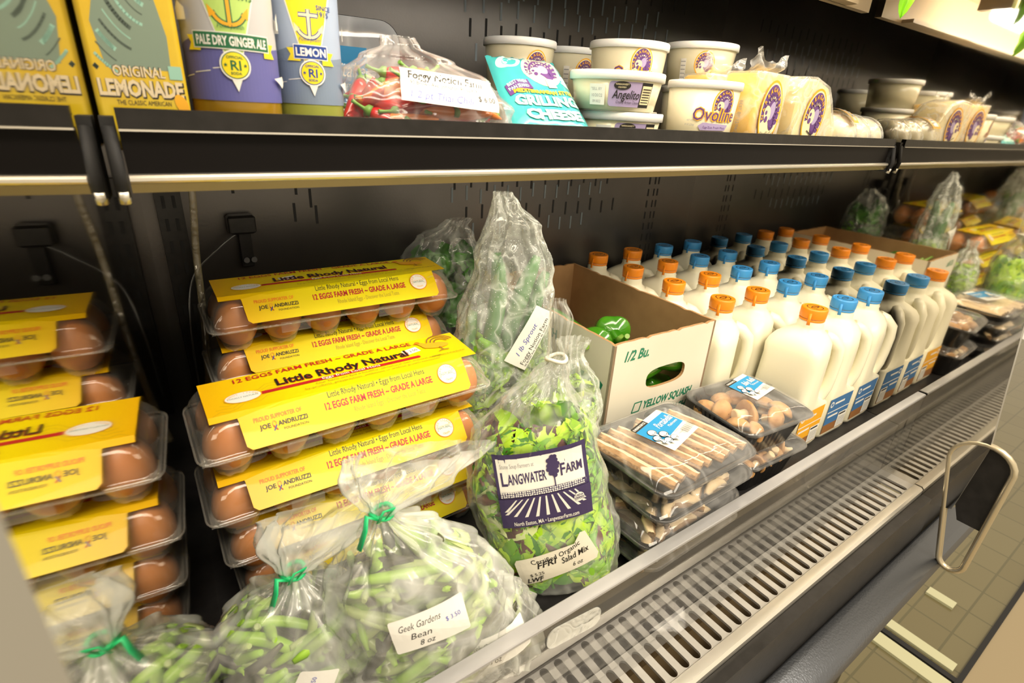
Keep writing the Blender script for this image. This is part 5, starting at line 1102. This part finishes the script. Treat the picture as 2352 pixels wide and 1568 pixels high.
# wedge
t = thing('cheese_wedge', 'pale crumbly cheese wedge in film with oval label right of the golden block', 'cheese', (.885, .482, SZ), rad(4), 'vacuum packed cheeses'); mb = MB()
wp = [(-.075, 0), (.085, 0), (.078, .016), (.030, .076), (.010, .094), (-.030, .102), (-.066, .100), (-.078, .090)]
mb.loft([[(x * k_, y, z * k_ + .001) for x, z in wp] for y, k_ in ((.030, .97), (.026, 1), (-.022, 1), (-.026, .97))], 0, smooth=False); mb.build('cheese', M_PALE, t)
mb = MB(); mb.loft([[(x * k_ * 1.03, y, max(0, z * k_ * 1.02)) for x, z in wp] for y, k_ in ((.031, .99), (.027, 1.02), (-.024, 1.02), (-.028, .99))], 0, smooth=True); mb.build('film', M_VAC, t)
mb = MB(); P = Print(mb, rotF(plane_F((-.022, -.0285, .052), (1, 0, 0), (0, 0, 1), (0, -1, 0)), 0, 0, rad(-18)), .0003, .0001); logo(P, 0, 0, .033, .040, 0, 1, 2, 3); P.line([(-.008, -.022), (.006, -.023), (.012, -.021)], .0016, 4); mb.build('oval_label', BLK, t)
# mozzarella packs
for k, (x, z, r, lab) in enumerate(((.985, .0, .036, 'plump vacuum packed mozzarella with silver and orange label beside the cheese wedge'), (1.040, 0, .034, 'plump vacuum packed mozzarella in the middle at the right end of the shelf'), (1.092, 0, .033, 'plump vacuum packed mozzarella last at the right end of the shelf'))):
    t = thing('mozzarella_pack', lab, 'mozzarella', (x, .484, SZ), rad(10), 'mozzarella packs at the right shelf end'); mb = MB()
    mb.lathe([(max(.0001, r * math.sin(PI * i / 14)), r * .88 - r * .88 * math.cos(PI * i / 14)) for i in range(15)], 28, 0, wob=lambda a, zz: .0025 * math.sin(a * 3 + zz * 60) + .001 * math.sin(a * 7), X=Matrix.Diagonal((.86, 1.15, 1, 1))); mb.build('cheese', mat('mozzarella_skin', (.88, .80, .56), .3, 0, .5, coat=.4, sss=.2), t)
    mb = MB(); mb.lathe([(max(.0001, (r + .0015) * math.sin(PI * i / 16)), r * .9 - (r * .9 + .0012) * math.cos(PI * i / 16)) for i in range(17)], 40, 0, wob=lambda a, zz: .0028 * math.sin(a * 3 + zz * 60) + .002 * abs(math.sin(a * 6)), X=Matrix.Diagonal((.87, 1.17, 1.01, 1))); mb.build('film', M_VAC, t)
    if k == 0:
        mb = MB(); Fb = lambda s, q, h: (s, -1.17 * (r + .003 + h) * math.sin(q / r), r * .9 + (r * .9 + .003 + h) * math.cos(q / r)); P = Print(mb, Fb, .001, .0002, .006); P.rect(-.024, -.012, .002, .040, 0); P.rect(-.018, -.010, -.004, .036, 1)
        for q in range(6): P.rect(-.016, -.004 + q * .006, -.006, -.002 + q * .006, 2)
        mb.build('band_label', [K_GOLD, mat('silver_label', (.55, .56, .56), .35, .4), K_GREY], t)
for o_ in list(bpy.data.objects):
    if o_.parent is None and o_.type == 'MESH' and 'category' not in o_.keys() and 'kind' not in o_.keys(): print('UNTAGGED', o_.name)
